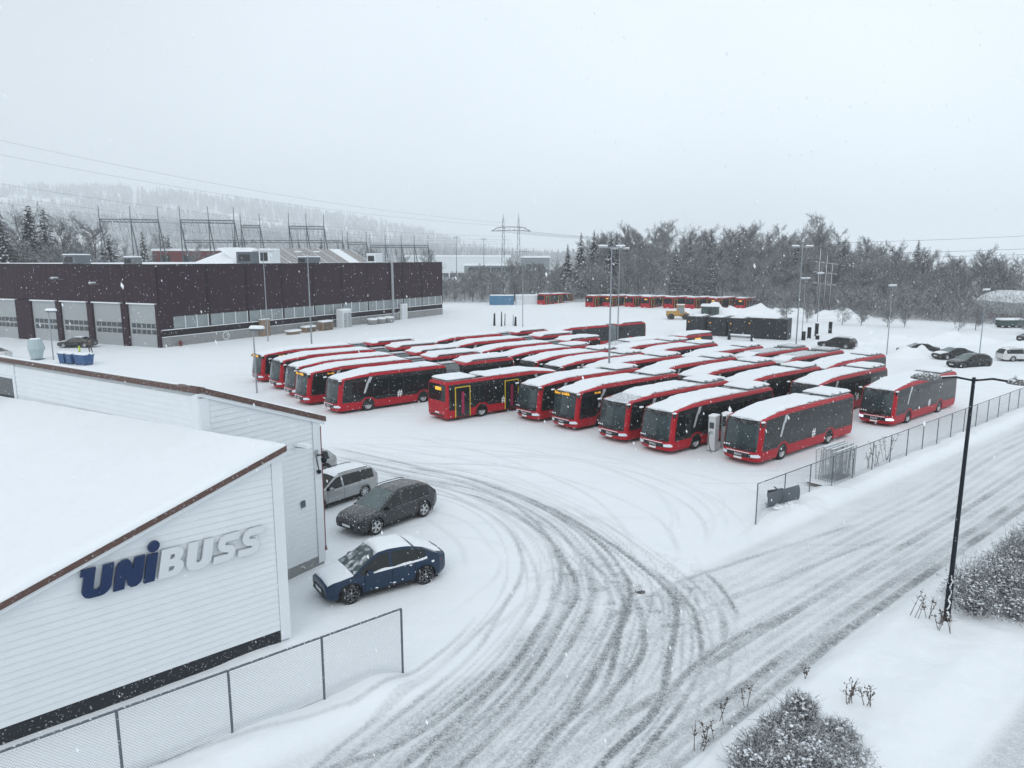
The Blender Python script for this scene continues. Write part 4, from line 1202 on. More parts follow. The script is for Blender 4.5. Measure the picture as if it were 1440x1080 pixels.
# ------------------------------------------------------------------ cars
def ipl(x, pts):
    xs = [p[0] for p in pts]; ys = [p[1] for p in pts]
    return float(np.interp(x, xs, ys))
def smooth_ipl(pts):
    """soft curve through the control points, as a function of x"""
    xs = np.linspace(pts[0][0], pts[-1][0], 241)
    ys = np.interp(xs, [p[0] for p in pts], [p[1] for p in pts])
    k = np.ones(13)/13
    yp = np.concatenate([np.full(6, ys[0]), ys, np.full(6, ys[-1])])
    ys2 = np.convolve(yp, k, 'valid')
    return lambda x: float(np.interp(x, xs, ys2))
def rim_mesh(R0, w, spokes, mat, dark):
    mb = MB(); r = R0*.70
    mb.lathe([(r,.0),(r,w*.48),(r*.90,w*.48),(r*.86,w*.30)], 24, axis='y', caps=False)
    mb.cur = 0
    for i in range(spokes):
        a = 2*math.pi*i/spokes
        for da in ((-.10, .10) if spokes <= 5 else (0,)):
            c, s = math.cos(a+da), math.sin(a+da); tw = .055 if spokes <= 5 else .06
            p = np.array([c, 0, s]); q = np.array([-s, 0, c])*tw/2
            mb.obox(p*r*.5+np.array([0, w*.38, 0]), p*r*.48, q, np.array([0, w*.07, 0]))
    mb.lathe([(r*.22,w*.2),(r*.22,w*.45),(r*.02,w*.47)], 12, axis='y', caps=False)
    return mb.mesh('rim', mat, 35)
def car(spec, label, loc, rz, group=None):
    """loc is the middle of the car on the ground, +x its front"""
    L, W, hw = spec['L'], spec['W'], spec['W']/2
    xf, xr = L/2, -L/2
    fa = xf-spec['fo']; ra = fa-spec['wb']; R0 = spec['R']
    root = thing('parked_car', label, 'car', loc, rz, group)
    paint = M[spec['paint']]; glass = M[spec.get('glass', 'car_glass')]
    deck = smooth_ipl(spec['deck']); roof = smooth_ipl(spec['roof']); shol = smooth_ipl(spec['shoulder'])
    cow, tail = spec['roof'][-1][0], spec['roof'][0][0]
    wt, wr_ = spec['screen_top'], spec['rear_top']
    d1, dB, d2 = spec['doors']
    cuts = set(np.round(np.linspace(xr, xf, 44), 3))
    for a in (fa, ra):
        for k in np.linspace(-R0*1.22, R0*1.22, 15): cuts.add(round(a+k, 3))
    for x in (d1, dB, d2):
        cuts.add(round(x-.009, 3)); cuts.add(round(x+.009, 3))
    xs = sorted(cuts)
    xs = [x for i, x in enumerate(xs) if i == 0 or x-xs[i-1] > .008]
    def wid(x):
        e = max(0, (abs(x)-.28*L)/(.22*L)); return hw*(1-.17*e**2.4)
    def arch(x, r):
        z = 0
        for a in (fa, ra):
            if abs(x-a) < r: z = max(z, R0+math.sqrt(r*r-(x-a)**2))
        return z
    zb0 = spec.get('zb', .22)
    def ring(x):
        w = wid(x); e = max(0, (abs(x)-.43*L)/(.07*L))
        zb = zb0+.10*e*e
        zs = shol(x); zd = deck(x)
        nar = 1-.10*e
        a1 = arch(x, R0*1.13)
        pts = [(w*.90*nar, max(zb, a1)), (w*.985*nar, max(zb+.13, a1+.004)), (w*nar, max(.5*zs+.13, a1+.02)), (w*.992*nar, zs-.10), (w*.955*nar, zs), (w*.80*nar, max(zd, zs-.02) if zd > zs-.02 else zd), (0, max(zd, zs-.02)+.035 if zd > zs-.02 else zd+.02)]
        return pts
    rings = [ring(x) for x in xs]
    parts = {k: MB() for k in ('body','hood','front_door','rear_door','trunk')}
    dm = {}
    for i in range(len(xs)-1):
        xm = (xs[i]+xs[i+1])/2
        gap = any(abs(xm-x) < .0085 for x in (d1, dB, d2))
        for side in (1, -1):
            for k in range(6):
                q = [(xs[i], side*rings[i][k][0], rings[i][k][1]), (xs[i+1], side*rings[i+1][k][0], rings[i+1][k][1]),
                     (xs[i+1], side*rings[i+1][k+1][0], rings[i+1][k+1][1]), (xs[i], side*rings[i][k+1][0], rings[i][k+1][1])]
                f = (0,1,2,3) if side < 0 else (3,2,1,0)
                key = 'body'
                if k in (1, 2, 3) and dB < xm < d1 and not gap: key = ('front_door', side)
                elif k in (1, 2, 3) and d2 < xm < dB and not gap: key = ('rear_door', side)
                elif k >= 4 and xm > cow-.02: key = 'hood'
                if gap and k in (1, 2, 3): continue
                (dm.setdefault(key, MB()) if isinstance(key, tuple) else parts[key]).add(q, [f])
    for i, s in ((0, 1), (len(xs)-1, -1)):
        rg = [(xs[i], y, z) for y, z in rings[i]]+[(xs[i], -y, z) for y, z in rings[i][-2::-1]]
        parts['body'].add(rg, [tuple(range(len(rg)))[::s]])
    body = parts['body'].build('body', paint, root, 32)
    parts['hood'].build('hood', paint, root, 32)
    for (nm, side), mb in dm.items():
        dd = mb.build('door', paint, root, 32)
        xm = (d1+dB)/2 if nm == 'front_door' else (dB+d2)/2
        zc = shol(xm)-.16
        xh = (dB+.16) if nm == 'front_door' else (d2+.16)
        MB().cbox(xh-.10, xh+.10, side*wid(xh)*.985-.02, side*wid(xh)*.985+.025, zc-.016, zc+.016, .008).build('handle', paint, dd)
    # lower cladding, dark underbody
    MB().box(xr+.35, xf-.35, -hw*.84, hw*.84, .16, .62).build('underbody', M['trim_black'], root)
    for side in (1, -1):
        MB().add([(x, side*(wid(x)*.93+(.0 if j == 0 else .045)), z) for x in np.linspace(ra+R0*1.2, fa-R0*1.2, 8) for j, z in ((0, zb0-.03), (1, zb0+.03), (1, zb0+.15))],
                 [((i*3+k), (i+1)*3+k, (i+1)*3+k+1, i*3+k+1)[::(1 if side < 0 else -1)] for i in range(7) for k in range(2)]).build('sill', M[spec.get('clad', 'trim_black')], root)
        for a in (fa, ra):
            mb = MB(); vs = []; fs = []
            for k in range(17):
                t_ = math.pi*k/16
                for rr_, off in ((R0*1.13, .012), (R0*1.24, .02)):
                    x = a+rr_*math.cos(t_); vs.append((x, side*(wid(x)+off), R0+rr_*math.sin(t_)*.99))
            for k in range(16): fs.append((2*k, 2*k+1, 2*k+3, 2*k+2)[::(1 if side > 0 else -1)])
            mb.add(vs, fs).build('wheel_arch', M[spec.get('archmat', spec.get('clad', 'trim_black'))], root, 40)
    # greenhouse
    gx_ = sorted(set(list(np.round(np.linspace(tail, cow, 34), 3))+[wt, wr_, d1, dB-.05, dB+.05]+([d2] if tail < d2 < cow else [])))
    G = {k: MB() for k in ('windscreen','rear_window','roof_panel',('pillar', 1),('pillar', -1))}
    win = {}
    def gring(x):
        w = wid(x); zs = shol(x)-.01; zr = max(roof(x), zs+.0)
        k = (zr-zs)/.5
        yb = w*.93; yt = w*(.93-.20*min(1, k))
        return [(yb, zs), (yb*.985+.015*yt, zs+.05*min(1, k)), (yt*1.0+.02, zs+(zr-zs)*.86), (yt*.90, zr-.012), (0, zr+.03*min(1, k))]
    gr_ = [gring(x) for x in gx_]
    for i in range(len(gx_)-1):
        xm = (gx_[i]+gx_[i+1])/2
        for side in (1, -1):
            for k in range(4):
                q = [(gx_[i], side*gr_[i][k][0], gr_[i][k][1]), (gx_[i+1], side*gr_[i+1][k][0], gr_[i+1][k][1]),
                     (gx_[i+1], side*gr_[i+1][k+1][0], gr_[i+1][k+1][1]), (gx_[i], side*gr_[i][k+1][0], gr_[i][k+1][1])]
                f = [(0,1,2,3) if side < 0 else (3,2,1,0)]
                if k == 0 or k == 1:
                    pil = abs(xm-dB) < .05 or xm > d1-.06 and xm > wt+.45*(cow-wt)+.3 or xm < spec['qtr']
                    if xm > (cow-.12): pil = True
                    if pil: G['pillar', side].add(q, f)
                    else: win.setdefault((side, 0 if xm > dB else (1 if xm > d2 else 2)), MB()).add(q, f)
                elif k == 2: G['pillar', side].add(q, f)
                else:
                    G['windscreen' if xm > wt else ('rear_window' if xm < wr_ else 'roof_panel')].add(q, f)
    for k in sorted(win): win[k].build('side_window', glass, root, 30)
    G['windscreen'].build('windscreen', M[spec.get('screen', 'car_glass_pale')], root, 30)
    G['rear_window'].build('rear_window', glass, root, 30)
    G['roof_panel'].build('roof', M[spec.get('roofpaint', spec['paint'])], root, 30)
    for side in (1, -1): G['pillar', side].build('pillar', M[spec.get('pillar', spec['paint'])], root, 30)
    # wheels
    w = .235
    tyre = MB().lathe([(R0*.68,-w/2),(R0*.93,-w/2),(R0,-w*.33),(R0,w*.33),(R0*.93,w/2),(R0*.68,w/2),(R0*.66,w*.1),(.03,w*.02)], 26, axis='y', caps=True).mesh('wheel', M['rubber'], 40)
    rim = rim_mesh(R0, w, spec.get('spokes', 5), M[spec.get('rim', 'rim')], None)
    for a in (fa, ra):
        for side in (1, -1):
            o = bpy.data.objects.new('wheel', tyre); col.objects.link(o); o.parent = root
            o.location = (a, side*(hw-.135), R0); o.rotation_euler = (0, 0, 0 if side > 0 else math.pi)
            r = bpy.data.objects.new('rim', rim); col.objects.link(r); r.parent = o
        MB().box(a-R0*1.05, a+R0*1.05, -hw+.27, hw-.27, .2, R0*2.02).build('wheel_housing', M['trim_black'], root)
    # lamps, plates, mirrors
    zf = deck(xf-.15)
    for side in (1, -1):
        vs = []; 
        for x, t_ in ((xf-.02, .50), (xf-.10, .74), (xf-.38, .945)):
            y = side*wid(x)*t_*(1 if t_ < .9 else 1.02)
            vs += [(x+.02, y, zf-.14), (x+.005, y*.99, zf-.05)]
        MB().add(vs, [(0,2,3,1)[::side], (2,4,5,3)[::side]]).build('headlight', M['light_clear'], root)
        vs = []
        for x, t_ in ((xr+.0, .55), (xr+.06, .84), (xr+.30, .985)):
            y = side*wid(x)*t_
            vs += [(x-.015, y*1.005, shol(xr+.1)-.20), (x-.012, y*1.0, shol(xr+.1)-.06)]
        MB().add(vs, [(0,1,3,2)[::side], (2,3,5,4)[::side]]).build('tail_light', M['tail_red'], root)
        xm = d1-.20
        mm = MB().cbox(xm-.09, xm+.10, side*(hw*.94+.12)-.10, side*(hw*.94+.12)+.10, shol(xm)+.02, shol(xm)+.18, .04).build('mirror', paint, root)
        MB().tube((xm, side*hw*.9, shol(xm)+.02), (xm, side*(hw*.94+.08), shol(xm)+.06), .03, .03, 5).build('mirror_arm', M['trim_black'], mm)
        if spec.get('rails'):
            MB().path([(x, side*wid(x)*.70, roof(x)+.045) for x in np.linspace(wr_+.25, wt-.15, 7)], .018, 5).build('roof_rail', M[spec['rails']], root)
    MB().box(xf-.01, xf+.02, -hw*.5, hw*.5, zb0+.16, zb0+.34).build('front_grille', M['trim_black'], root)
    MB().box(xf+.021, xf+.03, -.26, .26, zb0+.20, zb0+.31).build('number_plate', M['plate'], root)
    MB().box(xr-.02, xr+.01, -.26, .26, .52, .63).build('number_plate', M['plate'], root)
    # snow
    sn = spec.get('snow')
    if sn:
        def blanket(x0, x1, zfun, half, th, seed, name, thin=1.0):
            vs = []; fs = []; n1, n2 = 18, 11
            for i in range(n1):
                x = x0+(x1-x0)*i/(n1-1)
                for j in range(n2):
                    v = j/(n2-1)*2-1
                    y = v*half(x)*(1-.05*float(vnoise(x, v*2+seed, .3, seed % 7)))
                    e = min(1, min(i, n1-1-i)/2.2); e = min(e, (1-abs(v))*3.2); e = (1-(1-e)**2)**.5
                    vs.append((x, y, zfun(x, y)+.008+th*e*(.7+.6*float(vnoise(x, y, .35, seed % 9)))))
            for i in range(n1-1):
                for j in range(n2-1):
                    a = i*n2+j; fs.append((a, a+1, a+n2+1, a+n2))
            rim_ = [j for j in range(n2)]+[i*n2+n2-1 for i in range(1, n1)]+[(n1-1)*n2+j for j in range(n2-2, -1, -1)]+[i*n2 for i in range(n1-2, 0, -1)]
            b = len(vs)
            for k in rim_: vs.append((vs[k][0], vs[k][1], vs[k][2]-.025))
            for k in range(len(rim_)): fs.append((rim_[k], b+k, b+(k+1) % len(rim_), rim_[(k+1) % len(rim_)]))
            MB().add(vs, fs).build(name, M['snow'], root, 50)
        def hz_(x, y):
            t_ = min(1, abs(y)/(wid(x)*.8)); zd = max(deck(x), shol(x)-.02)
            return zd+.035*(1-t_)
        def rz_(x, y):
            t_ = min(1, abs(y)/(wid(x)*.66)); return roof(x)+.03-.042*t_
        if 'hood' in sn: blanket(xf-.09, cow+.02, hz_, lambda x: wid(x)*.84, .05*sn['hood'], 3, 'hood_snow')
        if 'roof' in sn: blanket(wt+.02, wr_+.05, rz_, lambda x: wid(x)*.66, .09*sn['roof'], 5, 'roof_snow')
        if 'screen' in sn:
            blanket(cow-.04, wt+(cow-wt)*.55, rz_, lambda x: wid(x)*.62, .03*sn['screen'], 7, 'screen_snow')
        if 'tail' in sn: blanket(wr_-.05, xr+.12, lambda x, y: max(roof(x) if x > tail else 0, deck(x), shol(x))+.02-.03*abs(y), lambda x: wid(x)*(.66 if x > tail+.15 else .74), .07*sn['tail'], 9, 'tail_snow')
        if 'belt' in sn:
            for side in (1, -1):
                MB().add([(x, side*(wid(x)*k), shol(x)+dz) for x in np.linspace(d2-.5, d1-.1, 14) for k, dz in ((.965, -.01), (.965, .045+.02*math.sin(x*9)), (.90, .06+.02*math.sin(x*7)), (.90, -.01))],
                         [tuple((i*4+k, (i+1)*4+k, (i+1)*4+k+1, i*4+k+1)[::side]) for i in range(13) for k in range(3)]).build('belt_snow', M['snow'], root, 40)
    if spec.get('patches'):
        r_ = random.Random(12); mb = MB()
        for k in range(8):
            x = r_.uniform(ra-.4, fa+.2); side = 1
            z = r_.choice((r_.uniform(.32, .5), r_.uniform(.6, .95)))
            if any(abs(x-a) < R0*1.3 for a in (fa, ra)) and z < .85: continue
            mb.ico((x, side*(wid(x)*.995), z), r_.uniform(.02, .075), r_, (r_.uniform(1.0, 2.2), .2, r_.uniform(.5, 1.0)), .5)
        mb.build('snow_patches', M['snow'], root, 60)
        MB().add([(xf+.012, -hw*.72, zb0+.06), (xf+.012, hw*.72, zb0+.06), (xf+.015, hw*.60, zb0+.20), (xf+.015, -hw*.60, zb0+.20)], [(0,1,2,3)]).build('air_intake', M['trim_black'], root)
    return root
XO = dict(L=4.68, W=1.88, fo=.84, wb=2.90, R=.365, paint='car_blue', zb=.24, clad='trim_black', spokes=7, rim='rim_dark', screen='car_glass_snowy', pillar='car_blue',
          deck=[(-2.34,1.0),(-2.0,1.12),(-1.2,1.06),(.95,1.04),(1.5,.97),(2.1,.86),(2.34,.74)],
          shoulder=[(-2.34,.95),(-1.9,1.06),(-1.0,1.0),(.6,.97),(1.5,.90),(2.1,.80),(2.34,.70)],
          roof=[(-1.98,1.10),(-1.45,1.40),(-.8,1.58),(0,1.63),(.35,1.60),(1.30,1.02)], screen_top=.36, rear_top=-1.05, doors=(.98,-.08,-1.0), qtr=-1.45,
          snow=dict(hood=.8, roof=1.0, tail=.9, belt=1), patches=1)
SUV = dict(L=4.88, W=1.93, fo=.90, wb=2.93, R=.385, paint='car_grey', zb=.25, clad='trim_black', archmat='car_grey', spokes=5, rim='rim', screen='car_glass_pale', pillar='car_grey', roofpaint='car_grey', rails='trim_black',
          deck=[(-2.44,1.0),(-1.9,1.06),(1.0,1.04),(1.6,.99),(2.2,.90),(2.44,.76)],
          shoulder=[(-2.44,.94),(-1.8,1.02),(.6,.98),(1.5,.92),(2.2,.83),(2.44,.70)],
          roof=[(-2.34,1.06),(-1.95,1.45),(-1.4,1.58),(-.4,1.63),(.2,1.6),(1.28,1.03)], screen_top=.25, rear_top=-1.85, doors=(1.0,-.08,-1.05), qtr=-1.75)
EST = dict(L=4.82, W=1.86, fo=.93, wb=2.80, R=.33, paint='car_silver', zb=.2, clad='trim_black', archmat='car_silver', spokes=7, rim='rim', screen='car_glass', pillar='car_silver', rails='trim_black',
          deck=[(-2.41,.92),(1.0,.96),(1.6,.90),(2.2,.80),(2.41,.68)], shoulder=[(-2.41,.9),(-1.8,.95),(.6,.92),(1.5,.84),(2.2,.75),(2.41,.62)],
          roof=[(-2.36,1.0),(-2.1,1.42),(-1.6,1.49),(-.2,1.53),(.25,1.49),(1.2,.96)], screen_top=.3, rear_top=-2.0, doors=(1.0,0.0,-1.0), qtr=-2.05, snow=dict(roof=.35, hood=.25))
SED = dict(L=4.7, W=1.83, fo=.9, wb=2.75, R=.33, paint='car_grey', zb=.2, clad='trim_black', archmat='car_grey', spokes=7, rim='rim', pillar='car_grey',
          deck=[(-2.35,.92),(-1.6,1.0),(1.0,.96),(1.6,.90),(2.2,.78),(2.35,.66)], shoulder=[(-2.35,.86),(-1.8,.95),(.6,.92),(1.5,.84),(2.2,.73),(2.35,.6)],
          roof=[(-1.75,1.0),(-1.0,1.38),(-.3,1.45),(.2,1.42),(1.2,.96)], screen_top=.22, rear_top=-.9, doors=(.95,0.0,-.95), qtr=-1.2, snow=dict(roof=.5, hood=.5))
def mid(fw, rw, W, left=True):
    """middle of a car from the ground points of its two near wheels"""
    fw = np.array(fw); rw = np.array(rw); d = fw-rw; d /= np.linalg.norm(d); n = np.array([-d[1], d[0]])
    c = (fw+rw)/2+(-n if left else n)*(W/2-.13)
    return c, math.atan2(d[1], d[0])
c, a = mid((-5.72,23.95), (-3.2,25.6), 1.88)
car(XO, 'dark blue crossover car blanketed with snow beside the white building', (c[0], c[1], gz(*c)-.02), a)
c, a = mid((-5.98,30.42), (-4.15,32.72), 1.93)
car(SUV, 'charcoal grey SUV dusted with snow between the blue car and the silver estate', (c[0], c[1], gz(*c)-.02), a)
car(EST, 'silver grey estate car with roof rails beside the charcoal SUV', (-9.0, 34.9, gz(-9.0,34.9)-.02), a+R(1))
car(dict(SUV, paint='car_silver', archmat='trim_black', pillar='car_silver', roofpaint='car_silver', snow=dict(roof=.8)), 'grey car mostly hidden behind the corner of the taller white building', (-11.95, 38.2, gz(-11.95,38.2)-.02), a+R(2))
car(dict(SED, paint='car_grey'), 'dark grey saloon parked in front of the roller doors beside two people', (-59.6, 99.0, 0), R(185))
car(dict(SED, paint='car_white', snow=dict(roof=.3)), 'pale saloon half hidden behind the white building roof', (-63.0, 86.8, 0), R(178))
car(dict(EST, paint='car_black', pillar='car_black', archmat='car_black'), 'black estate car by the dark bollards at the wood edge', (44.3, 98.3, 0), R(142))
car(dict(SUV, paint='car_black', pillar='car_black', archmat='car_black', roofpaint='car_black', rim='rim_dark'), 'black SUV on the right hand car park in front of the low dark car', (50.8, 79.8, 0), R(195))
car(dict(SED, paint='car_black', pillar='car_black', archmat='car_black'), 'low dark car beside the black SUV, bonnet under snow', (53.4, 87.2, 0), R(190))
car(dict(SED, paint='car_grey', pillar='car_grey'), 'dark car sunk behind the snow bank on the right hand car park', (51.6, 91.6, 0), R(170))
car(dict(EST, paint='car_white', pillar='car_white', archmat='car_white', snow=dict(roof=.6)), 'white estate car on the right hand car park', (60.3, 85.6, 0), R(2))
car(dict(SED, paint='car_black', pillar='car_black', archmat='car_black'), 'dark car parked far back below the arched shed', (76.0, 105.0, 0), R(5))

# ------------------------------------------------------------------ fences
def chain(mb, p, q, z0f, z1, pitch, r):
    p = np.array(p); q = np.array(q); L = np.linalg.norm(q-p); d = (q-p)/L; nrm = np.array([-d[1], d[0]])
    H = z1
    k = -H
    for sgn in (1, -1):
        s = -H if sgn > 0 else 0
        e = L if sgn > 0 else L+H
        while s < e:
            # wire from (s, 0) to (s+sgn*H, H), clipped to the bay
            a0, a1 = 0.0, H
            if sgn > 0: a0 = max(0, -s); a1 = min(H, L-s)
            else: a0 = max(0, s-L); a1 = min(H, s)
            if a1-a0 > .05:
                o = nrm*(.006*sgn)
                P_ = p+d*(s+sgn*a0)+o; Q_ = p+d*(s+sgn*a1)+o
                g = z0f
                mb.tube((P_[0], P_[1], g+a0), (Q_[0], Q_[1], g+a1), r, r, 3, False)
            s += pitch
def fence(s_list, h, label, pitch, r, post_r, rail_r, end_posts=True, mat='fence_grey', lower_rail=False):
    pts = [from_sm(s, FENCE_M) for s in s_list]
    root = thing('chain_link_fence', label, 'fence', (pts[0][0], pts[0][1], 0))
    ox, oy = pts[0]
    for (x, y) in pts:
        MB().tube((x-ox, y-oy, -.3), (x-ox, y-oy, h), post_r, post_r, 8).build('post', M[mat], root, 40)
    for a, b in zip(pts[:-1], pts[1:]):
        MB().tube((a[0]-ox, a[1]-oy, h+.01), (b[0]-ox, b[1]-oy, h+.01), rail_r, rail_r, 8).build('rail', M[mat], root, 40)
        mb = MB(); g = min(gz(*a), gz(*b))+.02
        chain(mb, (a[0]-ox, a[1]-oy), (b[0]-ox, b[1]-oy), g, h-g-.05, pitch, r)
        tag(mb.build('chain_link', M['wire'], root), kind='stuff')
        MB().tube((a[0]-ox, a[1]-oy, g), (b[0]-ox, b[1]-oy, g), .006, .006, 4).build('tension_wire', M['wire'], root)
    return root
sL = [10.1-2.45*i for i in range(7)]
fence(sL, 2.10, 'grey chain link fence in front of the white building, ending at the gateway', .075, .0022, .033, .030)
sR = [28.8, 31.2, 33.6]+[33.6+2.32*i for i in range(1, 17)]
fence(sR, 1.98, 'grey chain link fence along the road beside the bus yard', .085, .0017, .028, .026)

# ------------------------------------------------------------------ lamps and masts
x, y = 14.3, 22.2; z0 = gz(x, y)
l = thing('street_lamp', 'tall black street lamp with two arms beside the hedge', 'street lamp', (x, y, z0))
MB().tube((0,0,-.4), (0,0,1.3), .105, .10, 14).tube((0,0,1.3), (.03,0,8.1), .075, .05, 14).build('pole', M['lamp_black'], l, 40)
ad = Vector((.93, -.36, 0))
for s in (1, -1):
    a = MB().path([(.03,0,8.0), (.03+ad.x*.5*s, ad.y*.5*s, 8.08), (.03+ad.x*.95*s, ad.y*.95*s, 8.02)], .035, 8).build('arm', M['lamp_black'], l, 40)
    MB().path([(.03+ad.x*.1*s,ad.y*.1*s,8.05), (.03+ad.x*.5*s, ad.y*.5*s, 8.125), (.03+ad.x*.9*s, ad.y*.9*s, 8.07)], .02, 6).build('arm_snow', M['snow'], a, 40)
    rings = []
    for k in range(9):
        t_ = k/8; u = .88+t_*.86; w = .26*math.sin(math.pi*min(1, t_*.93+.06))**.6+.02; hgt = .18*math.sin(math.pi*min(1, t_*.9+.08))**.7+.02
        c = Vector((.03+ad.x*u*s, ad.y*u*s, 7.99)); sd = Vector((-ad.y, ad.x, 0))
        rings.append([tuple(c+sd*(w*math.cos(2*math.pi*j/12))+Vector((0,0, hgt*(math.sin(2*math.pi*j/12) if math.sin(2*math.pi*j/12) > 0 else .35*math.sin(2*math.pi*j/12))))) for j in range(12)])
    hd = MB().loft(rings).build('lamp_head', M['lamp_hood'], l, 50)
    if s > 0:
        rings2 = []
        for k in range(2, 8):
            t_ = k/8; u = .88+t_*.86; w = .22*math.sin(math.pi*t_)**.5; c = Vector((.03+ad.x*u*s, ad.y*u*s, 8.10))
            rings2.append([tuple(c+sd*(w*math.cos(2*math.pi*j/10))+Vector((0,0,.13*math.sin(math.pi*t_)*max(math.sin(2*math.pi*j/10), -.2)+.03))) for j in range(10)])
        MB().loft(rings2).build('snow_cap', M['snow'], hd, 50)
rg = random.Random(3)
mb = MB()
for k in range(30):
    zz = .1+k*.05+.03*rg.random(); a = -1.9+.28*math.sin(k*.8)+rg.uniform(-.15,.15)
    mb.ico((.09*math.cos(a), .09*math.sin(a), zz), .02+.028*rg.random()*(1-k/34), rg)
mb.build('clinging_snow', M['snow'], l)
def mast(x, y, h, label, arm=1.9, rz=0.0, r=.085):
    l = thing('light_mast', label, 'light mast', (x, y, 0), rz, 'tall light masts in the yard')
    MB().tube((0,0,-.3), (0,0,h*.45), r, r*.8, 10).tube((0,0,h*.45), (0,0,h), r*.72, r*.5, 10).build('pole', M['pole_grey'], l, 40)
    MB().box(-arm/2, arm/2, -.05, .05, h-.02, h+.08).build('crossbar', M['pole_grey'], l)
    for s in (1, -1):
        hd = MB().cbox(s*arm/2-.38, s*arm/2+.38, -.2, .2, h-.02, h+.12, .04).build('lamp_head', M['galv'], l)
        MB().cbox(s*arm/2-.38, s*arm/2+.38, -.2, .2, h+.12, h+.24, .08).build('snow_cap', M['snow'], hd)
mast(8.45, 62.5, 12.9, 'tall pale light mast standing among the front rank of buses', 1.5, R(5), .10)
mast(13.2, 90.3, 13.1, 'light mast among the middle buses, behind the one in the front rank', 1.6, R(5))
mast(-23.6, 85.0, 12.6, 'light mast beside the left block of articulated buses', 2.1, R(5), .10)
mast(-35.8, 106.0, 13.0, 'light mast in front of the maroon workshop beside the leaning wooden leaf', 2.2, R(5), .09)
mast(31.5, 80.0, 13.2, 'light mast behind the bare roofed buses', 1.6, R(8), .09)
mast(1.9, 128.6, 13.2, 'light mast in the empty back yard near the row of poles', 2.0, R(0))
mast(43.5, 108.5, 9.0, 'slim light mast by the dark bollards', 1.0, R(30), .06)
mast(47.0, 90.3, 8.6, 'slim light mast on the right hand car park beside the black estate car', .9, R(40), .07)
mast(60.0, 92.4, 8.0, 'slim light mast on the right hand car park behind the white estate car', .9, R(40), .07)
mast(50.5, 120, 9.5, 'slim light mast standing in front of the bushes at the wood edge', .9, R(40), .07)
def small_lamp(x, y, h, label, r=.075):
    l = thing('yard_lamp', label, 'lamp', (x, y, 0), R(-10))
    MB().tube((0,0,-.2), (0,0,h), r, r*.8, 10).build('pole', M['pole_grey'], l, 40)
    MB().cbox(-.25, 1.0, -.22, .22, h, h+.18, .06).build('lamp_head', M['galv_dark'], l)
    MB().cbox(-.30, 1.06, -.27, .27, h+.18, h+.46, .14).build('snow_cap', M['snow'], l, 60)
small_lamp(-23.1, 64.6, 5.65, 'short yard lamp with a thick snow cap in front of the articulated buses')
small_lamp(-55.1, 86.4, 5.7, 'short yard lamp with a thick snow cap beside the blue bins')
# ------------------------------------------------------------------ yard furniture
def charger(x, y, rz, h, label, mat='white_steel', cable=True):
    c = thing('bus_charger', label, 'charger', (x, y, gz(x, y)-.02), rz, 'charging posts between the buses')
    MB().cbox(-.36, .36, -.26, .26, 0, .12, .03).build('foot', M['concrete'], c)
    MB().cbox(-.34, .34, -.24, .24, .10, h, .05).build('cabinet', M[mat], c)
    MB().box(-.345, -.342, -.15, .15, h-.75, h-.35).build('screen', M['pane'], c)
    MB().box(-.347, -.343, -.10, .10, h-1.1, h-.9).build('panel_label', M['drum_blue'], c)
    MB().cbox(-.36, .36, -.26, .26, h, h+.10, .05).build('snow_cap', M['snow'], c)
    if cable:
        pts = [(-.36,.12,h-1.0)]+[(-.42-.22*math.sin(k/9*math.pi), .12-.02*k, h-1.0-(h-1.05)*k/9) for k in range(1, 10)]+[(-.75,-.2,.05)]
        MB().path(pts, .022, 6).build('cable', M['rubber'], c, 40)
charger(-10.45, 59.4, R(50), 1.95, 'white charging post beside the outermost articulated bus, nearer its front wheel')
charger(-8.7, 60.5, R(50), 2.0, 'white charging post beside the outermost articulated bus, farther from its front wheel')
charger(12.75, 44.7, R(52), 2.25, 'tall grey charging cabinet with a hanging cable between two buses of the front rank')
charger(13.75, 45.35, R(52), 2.25, 'tall grey charging cabinet right behind the one with the hanging cable', 'garage_grey', False)
